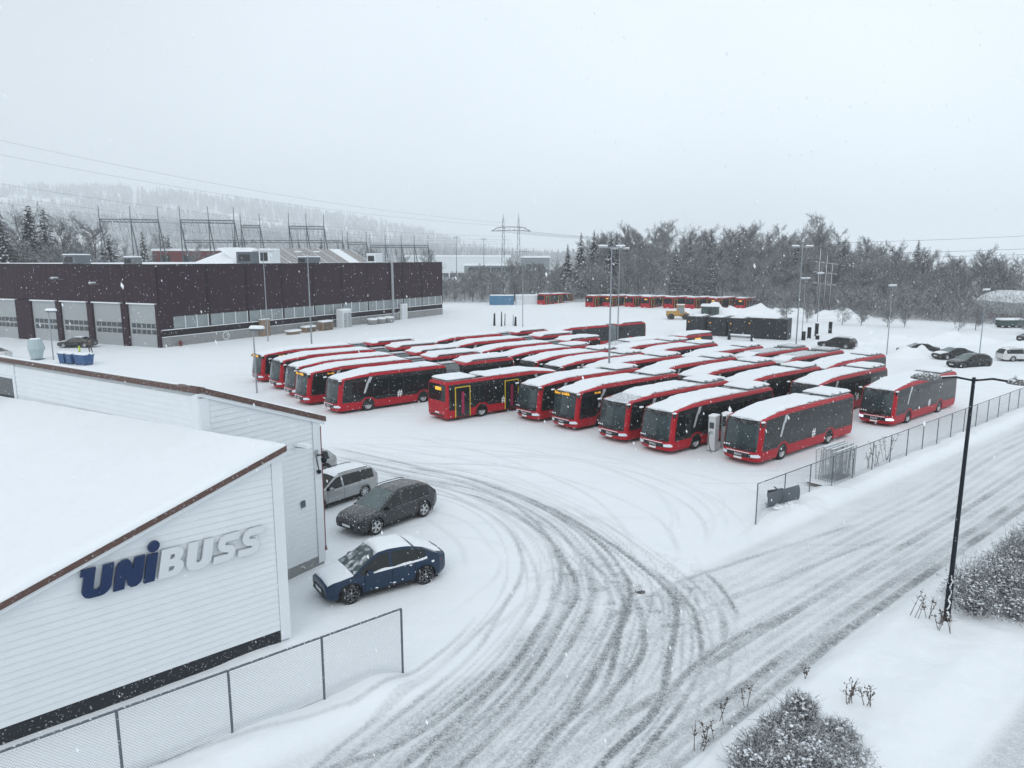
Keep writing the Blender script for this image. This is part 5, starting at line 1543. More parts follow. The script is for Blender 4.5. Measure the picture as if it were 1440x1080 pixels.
# stack of mesh fence panels on a pallet
x, y = 17.35, 37.75
st = thing('pallet', 'snowy wooden pallet carrying upright fence panels behind the road fence', 'pallet', (x, y, gz(x, y)), math.atan2(RD[1], RD[0]))
for k in range(6): MB().box(-1.5, 1.6, -.75+.26*k, -.75+.26*k+.14, .12, .16).build('slat', M['wood'], st)
for xx in (-1.3, 0, 1.3): MB().box(xx-.06, xx+.06, -.75, .75, .0, .118).build('bearer', M['wood'], st)
MB().cbox(-1.6, -.5, -.8, .8, .165, .24, .05).build('snow_cap', M['snow'], st)
for k in range(9):
    yo = -.55+.125*k
    p = thing('fence_panel', 'galvanised mesh fence panel standing upright on the pallet', 'fence panel', (x, y, gz(x, y)+.17), math.atan2(RD[1], RD[0]), 'mesh panels stacked on the pallet')
    lean = .10*math.sin(k*1.7)
    hh = 1.75+.12*math.sin(k*2.3); x0, x1 = -1.0+.08*math.sin(k*3.1), 1.25+.1*math.sin(k*2.1)
    fr = MB()
    for a, b in (((x0,yo,0),(x0,yo+lean,hh)), ((x1,yo,0),(x1,yo+lean,hh)), ((x0,yo,.02),(x1,yo,.02)), ((x0,yo+lean,hh),(x1,yo+lean,hh))): fr.tube(a, b, .022, .022, 6)
    fr.build('frame', M['galv'], p)
    ms = MB()
    for i in range(1, 22):
        xx = x0+(x1-x0)*i/22; ms.tube((xx,yo,.02), (xx,yo+lean,hh), .005, .005, 3, False)
    for i in range(1, 8):
        zz = hh*i/8; ms.tube((x0,yo+lean*i/8,zz), (x1,yo+lean*i/8,zz), .005, .005, 3, False)
    tag(ms.build('mesh', M['galv'], p), kind='stuff')
    MB().cbox(x0, x1, yo+lean-.03, yo+lean+.03, hh+.015, hh+.06, .02).build('snow_cap', M['snow'], p)
# snow plough blade lying by the gate
x, y = 12.95, 33.35
pl = thing('snow_plough', 'grey plough blade half buried in snow behind the road fence end', 'plough', (x, y, gz(x, y)-.05), R(22)); pl.scale = (.82, .82, .82)
rings = []
for k in range(7):
    a = R(-65+k*22); rings.append([(-1.35, -.18-.2*math.cos(a), .34+.46*math.sin(a)), (1.15, -.0-.2*math.cos(a), .46+.52*math.sin(a))])
vs = [p for r in rings for p in r]; n = len(rings)
vs += [(a, b+.05, c) for a, b, c in vs]
MB().add(vs, [(2*i, 2*i+1, 2*i+3, 2*i+2) for i in range(n-1)]+[(2*n+2*i+2, 2*n+2*i+3, 2*n+2*i+1, 2*n+2*i) for i in range(n-1)]+[(2*n-2, 2*n-1, 4*n-1, 4*n-2), (1, 0, 2*n, 2*n+1)]+[(2*i, 2*i+2, 2*n+2*i+2, 2*n+2*i) for i in range(n-1)]+[(2*i+3, 2*i+1, 2*n+2*i+1, 2*n+2*i+3) for i in range(n-1)]).build('blade', M['galv_dark'], pl, 50)
MB().box(-.25, -.08, -.05, .9, .2, .32).build('push_arm', M['trim_black'], pl)
MB().box(.45, .62, -.0, .9, .2, .32).build('push_arm', M['trim_black'], pl)
MB().box(-.3, .8, .75, .9, .1, .5).build('mount', M['trim_black'], pl)
MB().tube((.1,.1,.5), (.1,.8,.7), .06, .04, 8).build('cylinder', M['galv_dark'], pl)
rg = random.Random(8); mb = MB()
for k in range(22): mb.ico((rg.uniform(-1.3,1.3), rg.choice((rg.uniform(-.75,-.4), rg.uniform(.2,1.0))), rg.uniform(-.06,.04)), rg.uniform(.1,.22), rg, (1.2,1.2,.6))
mb.build('snow_lumps', M['snow'], pl, 50)
# bins, mixer hopper, people
for k, (x, y, w, lb) in enumerate(((-51.9,83.6,1.0,'blue wheeled bin next to the short yard lamp'),(-50.7,83.0,1.0,'blue wheeled bin in the middle of the bin row'),(-49.0,82.3,1.9,'long blue waste container at the end of the bin row'))):
    b = thing('waste_bin', lb, 'bin', (x, y, 0), R(-25), 'blue bins behind the white building')
    b.scale = (1, 1, .8)
    MB().loft([[(-w/2*.86,-.5,.12),(w/2*.86,-.5,.12),(w/2*.86,.5,.12),(-w/2*.86,.5,.12)], [(-w/2,-.6,1.4),(w/2,-.6,1.4),(w/2,.6,1.4),(-w/2,.6,1.4)]]).build('tub', M['blue_bin'], b)
    MB().box(-w/2-.06, w/2+.06, -.66, .66, 1.402, 1.48).build('rim', M['blue_bin'], b)
    MB().cbox(-w/2, w/2, -.6, .6, 1.482, 1.75, .16).build('snow_cap', M['snow'], b, 60)
    for s in (1, -1):
        MB().box(s*(w/2+.06)-.05, s*(w/2+.06)+.05, -.08, .08, 1.3, 1.62).build('handle', M['blue_bin'], b)
        for yy in (-.4, .4): MB().lathe([(.10,-.03),(.10,.03)], 10, (s*w*.35, yy, .10), 'x').build('wheel', M['rubber'], b)
h = thing('salt_hopper', 'pale blue waisted hopper standing by the blue bins', 'hopper', (-57.2, 86.6, 0))
h.scale = (.66, .66, .62)
MB().lathe([(.75,0),(.9,.2),(1.15,1.5),(1.42,2.05),(1.45,2.2)], 10).build('lower_shell', M['drum_blue'], h)
MB().lathe([(1.44,2.21),(1.0,3.9),(.95,4.0),(.2,4.02)], 10).build('upper_shell', M['drum_blue'], h)
MB().lathe([(.95,4.0),(.8,4.12),(.1,4.16)], 10).build('snow_cap', M['snow'], h)
MB().box(-.95, .95, -.95, .95, -.1, .1).build('foot', M['galv_dark'], h)

def person(name, label, loc, rz, jacket, trousers, pose=0, hood=False):
    root = thing(name, label, 'person', loc, rz)
    J = {'pel':(0,0,.95),'belly':(0,.0,1.12),'chest':(.02,0,1.33),'neck':(.03,0,1.50),'head':(.05,0,1.62),'crown':(.045,0,1.74),
         'hipL':(0,.10,.90),'kneeL':(.05+.08*pose,.11,.50),'ankL':(.02-.02*pose,.12,.09),'toeL':(.17,.13,.04),
         'hipR':(0,-.10,.90),'kneeR':(.03-.06*pose,-.11,.50),'ankR':(-.06-.10*pose,-.12,.09),'toeR':(.09-.1*pose,-.13,.04),
         'shL':(.02,.18,1.43),'elL':(.02,.27,1.17),'wrL':(.16,.22,1.02),'fiL':(.24,.20,.99),
         'shR':(.02,-.18,1.43),'elR':(-.02,-.27,1.16),'wrR':(.10,-.25,.95),'fiR':(.15,-.24,.88)}
    Rr = {'pel':.16,'belly':.16,'chest':.18,'neck':.065,'head':.105,'crown':.07,'hipL':.105,'kneeL':.075,'ankL':.055,'toeL':.04,'hipR':.105,'kneeR':.075,'ankR':.055,'toeR':.04,
          'shL':.085,'elL':.06,'wrL':.042,'fiL':.03,'shR':.085,'elR':.06,'wrR':.042,'fiR':.03}
    E_ = [('pel','belly'),('belly','chest'),('chest','neck'),('neck','head'),('head','crown'),('pel','hipL'),('hipL','kneeL'),('kneeL','ankL'),('ankL','toeL'),('pel','hipR'),('hipR','kneeR'),('kneeR','ankR'),('ankR','toeR'),
          ('chest','shL'),('shL','elL'),('elL','wrL'),('wrL','fiL'),('chest','shR'),('shR','elR'),('elR','wrR'),('wrR','fiR')]
    ks = list(J)
    me = bpy.data.meshes.new('body'); me.from_pydata([J[k] for k in ks], [(ks.index(a), ks.index(b)) for a, b in E_], [])
    o = bpy.data.objects.new('body', me); col.objects.link(o)
    sk = o.modifiers.new('skin', 'SKIN'); o.modifiers.new('sub', 'SUBSURF').levels = 2
    for i, k in enumerate(ks):
        d = me.skin_vertices[0].data[i]; d.radius = (Rr[k], Rr[k]); d.use_root = (k == 'pel')
    dg = bpy.context.evaluated_depsgraph_get()
    m2 = bpy.data.meshes.new_from_object(o.evaluated_get(dg))
    bpy.data.objects.remove(o)
    m2.materials.clear()
    for mm in ('skin', jacket, trousers, 'rubber'): m2.materials.append(M[mm])
    for p in m2.polygons:
        c = p.center; p.use_smooth = True
        if c.z > 1.515: p.material_index = 0
        elif c.z < .12: p.material_index = 3
        elif c.z < .93 and abs(c.y) < .20 and c.z < .92: p.material_index = 2
        elif (c.x > .17 and c.z > .9 and c.z < 1.06) or (c.z < .93): p.material_index = 0
        else: p.material_index = 1
    b = bpy.data.objects.new('body', m2); col.objects.link(b); b.parent = root
    MB().lathe([(.118,-.02),(.122,.05),(.09,.13),(.02,.155)], 12, (.03,0,1.65)).build('cap' if not hood else 'hair', M['cloth_dark'], root, 60)
    mb = MB()
    mb.add([(.165,0,1.62),(.155,.018,1.59),(.155,-.018,1.59),(.185,0,1.592)], [(0,1,3),(0,3,2),(1,2,3)])
    mb.build('nose', M['skin'], b)
    if trousers == 'hivis':
        for s, kx in ((1, .02), (-1, -.05)):
            MB().lathe([(.085,.0),(.085,.06)], 10, (kx+.01, s*.12, .24)).build('reflective_band', M['cloth_dark'], root)
person('person', 'person in dark jacket and bright yellow work trousers by the grey saloon', (-55.6, 92.6, .0), R(20), 'cloth_dark', 'hivis', 0)
person('person', 'person in brown jacket walking beside the one in yellow trousers', (-54.4, 93.0, .0), R(160), 'cloth_brown', 'cloth_dark', 1.0, True)

# things along the workshop wall
p = E0+UD*34.6+ND*1.6
t_ = thing('portable_toilet', 'white portable toilet with snow on top against the maroon workshop', 'toilet', (p[0], p[1], 0), math.atan2(UD[1], UD[0]))
MB().cbox(-1.1, 1.1, -.8, .8, 0, 3.0, .06).build('cabin', M['white_steel'], t_)
MB().cbox(-1.15, 1.15, -.85, .85, 3.0, 3.3, .18).build('snow_cap', M['snow'], t_, 60)
d_ = MB().box(-.9, -.05, -.83, -.802, .1, 2.6).build('door', M['garage_grey'], t_)
MB().box(-.7, -.5, -.85, -.832, 1.2, 1.35).build('handle', M['galv_dark'], d_)
MB().box(.1, .95, -.83, -.802, .1, 2.6).build('side_panel', M['garage_grey'], t_)
rg = random.Random(4)
for k, (s, d, lb) in enumerate(((25.5,2.0,'pile of pallets with snow next to the portable toilet'),(29.3,2.2,'stack of wooden crates beside the portable toilet'))):
    p = E0+UD*s+ND*d
    pp = thing('pallet_stack', lb, 'pallets', (p[0], p[1], 0), math.atan2(UD[1], UD[0]), 'pallet piles along the workshop')
    n = 4 if k == 0 else 7
    for i in range(n):
        for j in range(3): MB().box(-1.2, 1.2, -.6+.45*j, -.6+.45*j+.3, .02+.2*i, .10+.2*i).build('slat', M['wood'], pp)
        MB().box(-1.2, -1.0, -.6, .6, .102+.2*i, .218+.2*i).build('bearer', M['wood'], pp); MB().box(1.0, 1.2, -.6, .6, .102+.2*i, .218+.2*i).build('bearer', M['wood'], pp)
    MB().cbox(-1.25, 1.25, -.66, .66, .22+.2*(n-1), .5+.2*(n-1), .15).build('snow_cap', M['snow'], pp, 60)
for k, s in enumerate((41.5, 44.0, 46.4)):
    p = E0+UD*s+ND*2.2
    tb = thing('concrete_tub', 'round concrete tub with snow along the maroon workshop, %s from the portable toilet' % ('first', 'second', 'third')[k], 'tub', (p[0], p[1], 0), 0, 'concrete tubs along the workshop')
    MB().lathe([(.75,0),(.95,.2),(1.0,.85),(.9,.95),(.1,.95)], 12).build('tub', M['concrete'], tb, 40)
    MB().lathe([(1.0,.9),(.95,1.1),(.5,1.22),(.05,1.25)], 12).build('snow_cap', M['snow'], tb, 50)
p = E0+UD*21.5+ND*2.6
bk = thing('pallet_stack', 'low heap of boards buried in snow along the maroon workshop', 'boards', (p[0], p[1], 0), math.atan2(UD[1], UD[0]), 'pallet piles along the workshop')
for i in range(4): MB().box(-1.1+.1*i, 1.1-.05*i, -.5, .5, .13*i, .13*i+.11).build('plank', M['wood'], bk)
MB().cbox(-1.3, 1.3, -.7, .7, .50, .78, .18).build('snow_cap', M['snow'], bk, 60)
# five thin marker poles in the empty back yard
for k, (x, y, hh, rr) in enumerate(((-3.2,131,2.3,.22),(-1.9,130,2.6,.14),(-1.3,131,2.2,.10),(.2,131.5,1.9,.12),(.6,130.5,1.7,.25))):
    o = thing('marker_post', 'dark %s post standing in the snow of the empty back yard' % ('thick', 'tall', 'thin', 'pale', 'stumpy')[k], 'post', (x, y, 0), 0, 'marker posts in the back yard')
    MB().tube((0,0,-.2), (.05,0,hh), rr, rr*.6, 8).build('shaft', M['trim_black'] if k != 3 else M['galv'], o, 40)
    MB().lathe([(rr*.65,hh),(rr*.5,hh+.12),(.02,hh+.16)], 8, (.05,0,0)).build('snow_cap', M['snow'], o, 40)
# containers
def container(x, y, rz, L, W, H, mat, label, ribs=True, z=0):
    c = thing('shipping_container', label, 'container', (x, y, z), rz)
    MB().box(-L/2, L/2, -W/2, W/2, .1, H).build('shell', M[mat], c)
    n = int(L/.5)
    for s in (1, -1):
        for i in range(n):
            xx = -L/2+.15+i*(L-.3)/n
            MB().box(xx, xx+.24, s*W/2-.012, s*W/2+.035*s if s > 0 else s*W/2+.012, .3, H-.15).build('rib', M[mat], c) if s < 0 else None
        MB().box(-L/2-.02, L/2+.02, s*(W/2+.02)-.05, s*(W/2+.02)+.05, H-.12, H+.02).build('top_beam', M[mat], c)
    for i in range(4): MB().tube((-L/2-.05, -W/2+.3+i*(W-.6)/3, .2), (-L/2-.05, -W/2+.3+i*(W-.6)/3, H-.2), .03, .03, 6).build('lock_bar', M['galv'], c)
    MB().cbox(-L/2, L/2, -W/2, W/2, H+.02, H+.22, .1).build('snow_cap', M['snow'], c, 60)
container(-2.6, 187.2, R(-4), 6.05, 2.44, 2.6, 'blue_steel', 'blue shipping container at the far edge of the yard')
container(4.0, 188.6, R(0), 6.05, 2.44, 2.6, 'white_steel', 'white shipping container beside the blue one')
o = thing('white_cabinet', 'small white cabinet in front of the white container', 'cabinet', (2.0, 185.3, 0))
MB().cbox(-.7, .7, -.4, .4, 0, 1.4, .05).build('case', M['white_steel'], o); MB().box(-.02, .02, -.41, -.4, .2, 1.2).build('door_seam', M['galv_dark'], o)
MB().cbox(-.72, .72, -.42, .42, 1.4, 1.5, .05).build('snow_cap', M['snow'], o)
# dark cabins behind the buses
cab = [(30.4,117.2,'dark charcoal cabin at the loader end of the cabin row'),(33.3,115.3,'dark charcoal cabin, second from the loader end of the row'),(36.0,113.6,'dark charcoal cabin, third from the loader end of the row'),(39.1,110.2,'big dark charcoal cabin at the bollard end of the row')]
for k, (x, y, lb) in enumerate(cab):
    L_ = 3.0 if k < 3 else 6.0; W_ = 5.0 if k < 3 else 3.2; H_ = 2.95 if k < 3 else 3.15
    c = thing('site_cabin', lb, 'cabin', (x, y, 0), R(-32), 'dark cabins behind the buses')
    MB().cbox(-L_/2+.03, L_/2-.03, -W_/2, W_/2, .05, H_, .06).build('shell', M['cabin_dark'], c)
    n = int(L_/.75)
    for i in range(n):
        xx = -L_/2+.1+i*(L_-.2)/n
        MB().box(xx, xx+(L_-.2)/n-.06, -W_/2-.03, -W_/2-.001, .2, H_-.25).build('panel', M['cabin_dark'], c)
    MB().box(-L_/2+.4, -L_/2+.55, -W_/2-.09, -W_/2-.031, H_-.95, H_-.78).build('beacon', M['amber'], c)
    rg = random.Random(k)
    MB().cbox(-L_/2+.3, L_/2*.5, -W_/2+.2, W_/2-.6, H_, H_+.12, .1).build('snow_cap', M['snow'], c, 60)
h = thing('utility_hut', 'small dark hut with snowy lid between the loader and the far buses', 'hut', (40.9, 150, 0), R(-20))
MB().cbox(-1.7, 1.7, -1.2, 1.2, 0, 2.3, .04).build('wall', M['green_dark'], h); MB().cbox(-1.85, 1.85, -1.35, 1.35, 2.3, 2.75, .15).build('roof_snow', M['snow'], h, 60)
MB().box(-.4, .4, -1.23, -1.2, .1, 1.9).build('door', M['cabin_dark'], h)
bn = thing('guard_rail', 'short snow topped barrier between two dark blocks behind the buses', 'barrier', (33.9, 107.2, 0), R(-35))
for s in (1, -1): MB().cbox(s*1.7-.2, s*1.7+.2, -.2, .2, 0, .95, .05).build('block', M['cabin_dark'], bn)
MB().box(-1.6, 1.6, -.1, .1, .55, .75).build('beam', M['galv'], bn); MB().cbox(-1.6, 1.6, -.16, .16, .752, .92, .08).build('snow_cap', M['snow'], bn, 60)
for k, (x, y, hh) in enumerate(((43.4,107.6,1.3),(45.2,110.0,1.7),(47.6,113.1,2.0),(51.6,117.4,1.9),(45.9,108.6,.6))):
    b = thing('bollard', ('dark bollard at the wood edge next to the cabins','dark bollard at the wood edge, second from the cabins','tall dark bollard at the wood edge, third from the cabins','tall dark bollard nearest the bushes','stubby dark bollard in front of the taller ones')[k], 'bollard', (x, y, 0), 0, 'bollards at the wood edge')
    MB().lathe([(.28,-.1),(.28,hh),(.20,hh+.05),(.02,hh+.06)], 12).build('post', M['trim_black'], b, 40)
    MB().lathe([(.27,hh+.03),(.25,hh+.14),(.02,hh+.2)], 12).build('snow_cap', M['snow'], b, 40)
# wheel loader
l = thing('wheel_loader', 'yellow wheel loader parked in front of the far row of buses', 'loader', (33.4, 144.2, 0), R(-8)); l.scale = (.88, .88, .88)
MB().cbox(-3.1, -.2, -.95, .95, .85, 2.05, .15).build('engine_hood', M['loader_yellow'], l, 40)
MB().cbox(-.1, 1.5, -.75, .75, .75, 1.55, .08).build('front_frame', M['loader_yellow'], l)
cb = MB().cbox(-.75, .75, -.75, .75, 1.5, 3.2, .08).build('cab', M['pane_pale'], l)
for sx in (-.74, .74):
    for sy in (-.74, .74): MB().box(sx-.06, sx+.06, sy-.06, sy+.06, 1.5, 3.22).build('cab_post', M['loader_yellow'], cb)
MB().cbox(-.9, .9, -.9, .9, 3.2, 3.36, .06).build('cab_roof', M['loader_yellow'], l); MB().cbox(-.85, .85, -.85, .85, 3.36, 3.5, .1).build('snow_cap', M['snow'], l)
MB().cbox(-3.0, -.9, -.85, .85, 2.05, 2.18, .08).build('snow_cap', M['snow'], l)
tw = MB().lathe([(.42,-.28),(.68,-.28),(.75,-.18),(.75,.18),(.68,.28),(.42,.28)], 20, axis='y').mesh('wheel', M['rubber'], 40)
tr = MB().lathe([(.42,-.2),(.42,.29),(.3,.2),(.02,.22)], 16, axis='y', caps=False).mesh('rim', M['loader_yellow'], 40)
for x in (-2.1, 1.15):
    for s in (1, -1):
        w = bpy.data.objects.new('wheel', tw); col.objects.link(w); w.parent = l; w.location = (x, s*1.05, .75); w.rotation_euler = (0, 0, 0 if s > 0 else math.pi)
        r = bpy.data.objects.new('rim', tr); col.objects.link(r); r.parent = w
for s in (1, -1): MB().path([(.7,s*.5,1.9),(1.9,s*.5,1.25),(2.7,s*.5,.6)], .11, 8).build('lift_arm', M['loader_yellow'], l)
MB().poly([[(2.6,.15),(3.7,.05),(3.75,.15),(3.0,.3),(2.85,.9),(3.1,1.25),(3.0,1.3),(2.6,.95)]], lambda u, v, d: (u, d, v), -1.3, 1.3).build('bucket', M['trim_black'], l)
MB().cbox(2.9, 3.7, -1.2, 1.2, .28, .62, .2).build('bucket_snow', M['snow'], l, 60)
# snow heaps thrown up by the loader
def snow_pile(x, y, rx, ry, h, seed, name='snow_pile'):
    n1, n2 = 26, 26; vs = []; fs = []
    for i in range(n1):
        for j in range(n2):
            u = i/(n1-1)*2-1; v = j/(n2-1)*2-1; r = math.hypot(u, v)
            hh = max(0, 1-r)**.8*h*(.55+.9*float(vnoise(u*rx, v*ry, 1.2, seed)))
            vs.append((x+u*rx, y+v*ry, hh-.06))
    for i in range(n1-1):
        for j in range(n2-1):
            k = i*n2+j; fs.append((k, k+n2, k+n2+1, k+1))
    return tag(MB().add(vs, fs).build(name, M['snow'], None, 60), kind='structure')
for i, a in enumerate(((44,154,9,4,2.6),(52,153,8,4,2.4),(59,152,7,4,2.0),(66,147,8,5,2.0),(37,158,5,3,1.4),(55,104,7,3,1.0),(63,104,9,3,1.6),(73,99,9,3,1.5),(47,103,5,2.5,.9),(49.6,88.6,4.2,1.6,1.5),(45.0,92.0,4,1.6,.8))): snow_pile(*a, 40+i)
# arched shed and the machines in front of it
sh = thing('arched_shed', 'half round tin shed with snowy roof at the right hand wood edge', 'shed', (100.5, 140, 0), R(10))
rings = []
for k in range(13):
    a = math.pi*k/12; rings.append([(7*math.cos(a)*1.0, y, 1.5+4.2*math.sin(a)) for y in (-8, 8)])
vs = [p for r in rings for p in r]
MB().add(vs, [(2*i, 2*i+1, 2*i+3, 2*i+2) for i in range(12)]+[tuple(2*i for i in range(13)), tuple(2*i+1 for i in range(12, -1, -1))]).build('vault', M['garage_grey'], sh, 30)
MB().box(-7, 7, -7.95, 7.95, -.2, 1.5).build('wall', M['rust_red'], sh)
MB().box(-2, .6, -8.06, -8.0, .2, 3.6).build('door', M['galv_dark'], sh)
MB().add([(7.02*math.cos(a), y, 1.53+4.24*math.sin(a)) for a in np.linspace(.5, 2.6, 10) for y in (-7.9, 7.9)], [(2*i, 2*i+1, 2*i+3, 2*i+2) for i in range(9)]).build('roof_snow', M['snow'], sh, 40)
for k, (x, y, lb) in enumerate(((86.5,126,'dark green machine under snow in front of the arched shed'),(91.5,127,'green trailer with snowy top beside the dark machine'))):
    g = thing('farm_trailer', lb, 'trailer', (x, y, 0), R(5)); g.scale = (.8, .8, .75)
    MB().cbox(-2.6, 2.6, -1, 1, .7, 1.6 if k else 2.0, .06).build('bed', M['green_dark'], g); MB().cbox(-2.7, 2.7, -1.05, 1.05, 1.6 if k else 2.0, 2.0 if k else 2.4, .15).build('snow_cap', M['snow'], g, 60)
    for xx in (-1.6, 1.6):
        for s in (1, -1): MB().lathe([(.45,-.14),(.5,0),(.45,.14)], 14, (xx, s*1.0, .46), 'y').build('wheel', M['rubber'], g)
# ------------------------------------------------------------------ trees
def bare_tree_mesh(seed, h, dens=1.0):
    r = random.Random(seed); tk = MB(); cr = MB()
    def rv(): return Vector((r.gauss(0,1), r.gauss(0,1), r.gauss(0,1))).normalized()
    p = Vector((0,0,-.3)); d = Vector((0,0,1)); segs = []
    n = 9
    for i in range(n):
        q = p+(d+rv()*.10).normalized()*(h*.92/n); ra = h*.012*(1-i/n)+.015
        tk.tube(p, q, ra*1.15, ra, 5, False); segs.append((p, q, i/n)); p = q
    def twig(p, d, l, w):
        q = p+d*l; s = d.cross(rv()).normalized()*w
        cr.add([p-s, p+s, q+s*.3, q-s*.3], [(0,1,2,3)])
        return q
    for b in range(int(36*dens)):
        i = r.randint(1, n-1); sp, sq, t_ = segs[i]; o = sp.lerp(sq, r.random())
        az = r.uniform(0, 6.283); up = r.uniform(.35, 1.1)
        d = Vector((math.cos(az), math.sin(az), up)).normalized()
        L1 = h*r.uniform(.24, .42)*(1.05-.62*t_)
        m = o+(d+Vector((0,0,.15))).normalized()*L1*.5; e = m+(d+Vector((0,0,.45))).normalized()*L1*.6
        tk.tube(o, m, h*.0042, h*.003, 4, False); tk.tube(m, e, h*.003, h*.0014, 4, False)
        for k in range(9):
            tt = r.uniform(.15, 1); bp = (o.lerp(m, tt*2) if tt < .5 else m.lerp(e, tt*2-1))
            dd = (d+rv()*.8+Vector((0,0,.3))).normalized(); l2 = L1*r.uniform(.25, .5)
            e2 = twig(bp, dd, l2, .032)
            for k2 in range(7):
                bp2 = bp.lerp(e2, r.uniform(.2, 1)); d3 = (dd+rv()*.9+Vector((0,0,.15))).normalized(); l3 = l2*r.uniform(.3, .65)
                e3 = twig(bp2, d3, l3, .024)
                for k3 in range(4):
                    twig(bp2.lerp(e3, r.uniform(.2, 1)), (d3+rv()*1.0).normalized(), l3*r.uniform(.35, .7), .019)
    return tk.mesh('trunk', M['bark'], 0), cr.mesh('crown', M['twig'], 0)
def spruce_mesh(seed, h, wide=.2, snowy=.5):
    r = random.Random(seed); tk = MB(); cr = MB(); sn = MB()
    tk.tube((0,0,-.3), (0,0,h*.97), h*.013, .02, 6)
    z = h*.05; 
    while z < h*.985:
        t_ = z/h; rad = h*wide*(1-t_)**.85*(.75+.5*r.random())+.06; n = max(5, int(13*(1-t_)+4))
        a0 = r.random()*6.28
        for k in range(n):
            a = a0+6.283*k/n+r.uniform(-.25, .25); l = rad*r.uniform(.65, 1.12); zz = z+r.uniform(-.2, .2)
            c, s = math.cos(a), math.sin(a); q = Vector((-s, c, 0))
            base = Vector((0,0,zz+l*.18)); midp = Vector((c*l*.55, s*l*.55, zz)); tip = Vector((c*l, s*l, zz-l*.18+.1*l*r.random()))
            w = l*.20+.06
            for (p0, p1, wa, wb) in ((base, midp, .25, 1.0), (midp, tip, 1.0, .15)):
                cr.add([p0-q*w*wa, p0+q*w*wa, p1+q*w*wb-Vector((0,0,.05)), p1-q*w*wb-Vector((0,0,.05))], [(0,1,2,3)])
            # hanging needle sprays
            for j in range(5):
                f = r.uniform(.3, 1); pp = base.lerp(tip, f)+q*w*r.uniform(-.9, .9); dl = Vector((c*.3+r.uniform(-.3,.3), s*.3+r.uniform(-.3,.3), -1)).normalized()*(.12+l*.16)
                ss = q*(.05+l*.05)
                cr.add([pp-ss, pp+ss, pp+dl], [(0,1,2)])
            if r.random() < snowy:
                u = Vector((0,0,.05+.02*l)); f0, f1 = r.uniform(.25, .5), r.uniform(.75, 1.02)
                p0 = base.lerp(tip, f0)+u; p1 = base.lerp(tip, f1)+u*.8; mp = (p0+p1)/2+u*1.2; ww = q*w*r.uniform(.35, .75)
                sn.add([p0, mp-ww, p1, mp+ww, mp+u*1.0], [(0,4,1),(1,4,2),(2,4,3),(3,4,0)])
        z += h*.028*(1.25-.6*t_)
    return tk.mesh('trunk', M['bark']), cr.mesh('crown', M['needle']), sn.mesh('snow_load', M['snow'])
def put_tree(meshes, names, x, y, s, rz, nm, label, group, sz=1.0):
    o = thing(nm, label, 'tree', (x, y, float(base_height(x, y))-.1), rz, group)
    o.scale = (s, s, s*sz)
    for me, n_ in zip(meshes, names):
        c = bpy.data.objects.new(n_, me); col.objects.link(c); c.parent = o
        if n_ == 'snow_load': tag(c, kind='stuff')
    return o
BT = [bare_tree_mesh(100+i, 14) for i in range(5)]
ST = [spruce_mesh(200+i, 16, (.17,.20,.16,.22)[i], (.55,.7,.45,.6)[i]) for i in range(4)]
rg = random.Random(21)
LB = 'bare frosted deciduous tree in the wood behind the far row of buses'
LB2 = 'bare frosted deciduous tree in the wood behind the right hand car park'
LB3 = 'bare frosted deciduous tree between the workshop and the power pylon'
LS1 = 'tall snow laden spruce at the tip of the wood behind the lone red bus'
def bt(x, y, h, lab, grp):
    put_tree(BT[rg.randrange(5)], ('trunk','crown'), x, y, h/14*rg.uniform(.88, 1.1), rg.random()*6.28, 'bare_tree', lab, grp, rg.uniform(.9, 1.12))
def spr(x, y, h, lab, grp=None, k=None, wide=1.0):
    o = put_tree(ST[rg.randrange(4) if k is None else k], ('trunk','crown','snow_load'), x, y, h/16, rg.random()*6.28, 'spruce_tree', lab, grp)
    o.scale = (h/16*wide, h/16*wide, h/16)
# wood behind the far row
for i in range(5):
    for k in range(21):
        y = 196+i*9+rg.uniform(-3, 3); x = 20+k*4.6+rg.uniform(-2.2, 2.2)+i*1.5
        if x > 106-(i*2): continue
        bt(x, y, 11.0+i*1.2+rg.uniform(-.8, 1.0), LB, 'trees of the wood behind the far buses')
# wood edge swinging towards the right hand car park
for k in range(27):
    t_ = k/26
    for i in range(5):
        x = 55+t_*52+rg.uniform(-2, 2)+i*3.4; y = 172-t_*54+rg.uniform(-3, 3)+i*7.5
        if x/y > .80 or (x/y > .635 and y < 146): continue
        bt(x, y, (6.5, 9, 10.6, 11.6, 12.4)[i]*(1.0-.12*t_)+rg.uniform(-.8, .8), LB2, 'trees of the wood behind the car park')
for k in range(12):       # small bushes in front
    x = 52+k*3.6+rg.uniform(-1, 1); y = 138-k*2.6+rg.uniform(-3, 3)
    bt(x, y, rg.uniform(3.5, 6), 'low frosted bush at the foot of the wood by the car park', 'bushes at the foot of the wood')
for k in range(15):
    x = -20+k*3.0+rg.uniform(-1, 1)-8; y = 200+rg.uniform(-8, 22)
    bt(x, y, rg.uniform(6, 10), LB3, 'trees between the workshop and the pylon')
for k in range(9):
    x = 2+k*2.6; y = 214+rg.uniform(-6, 14)
    bt(x, y, rg.uniform(6.5, 9.5), LB3, 'trees between the workshop and the pylon')
for k in range(34):
    bt(-26+k*1.35+rg.uniform(-1,1), 196+rg.uniform(-3, 26), rg.uniform(5, 9), LB3, 'trees between the workshop and the pylon')
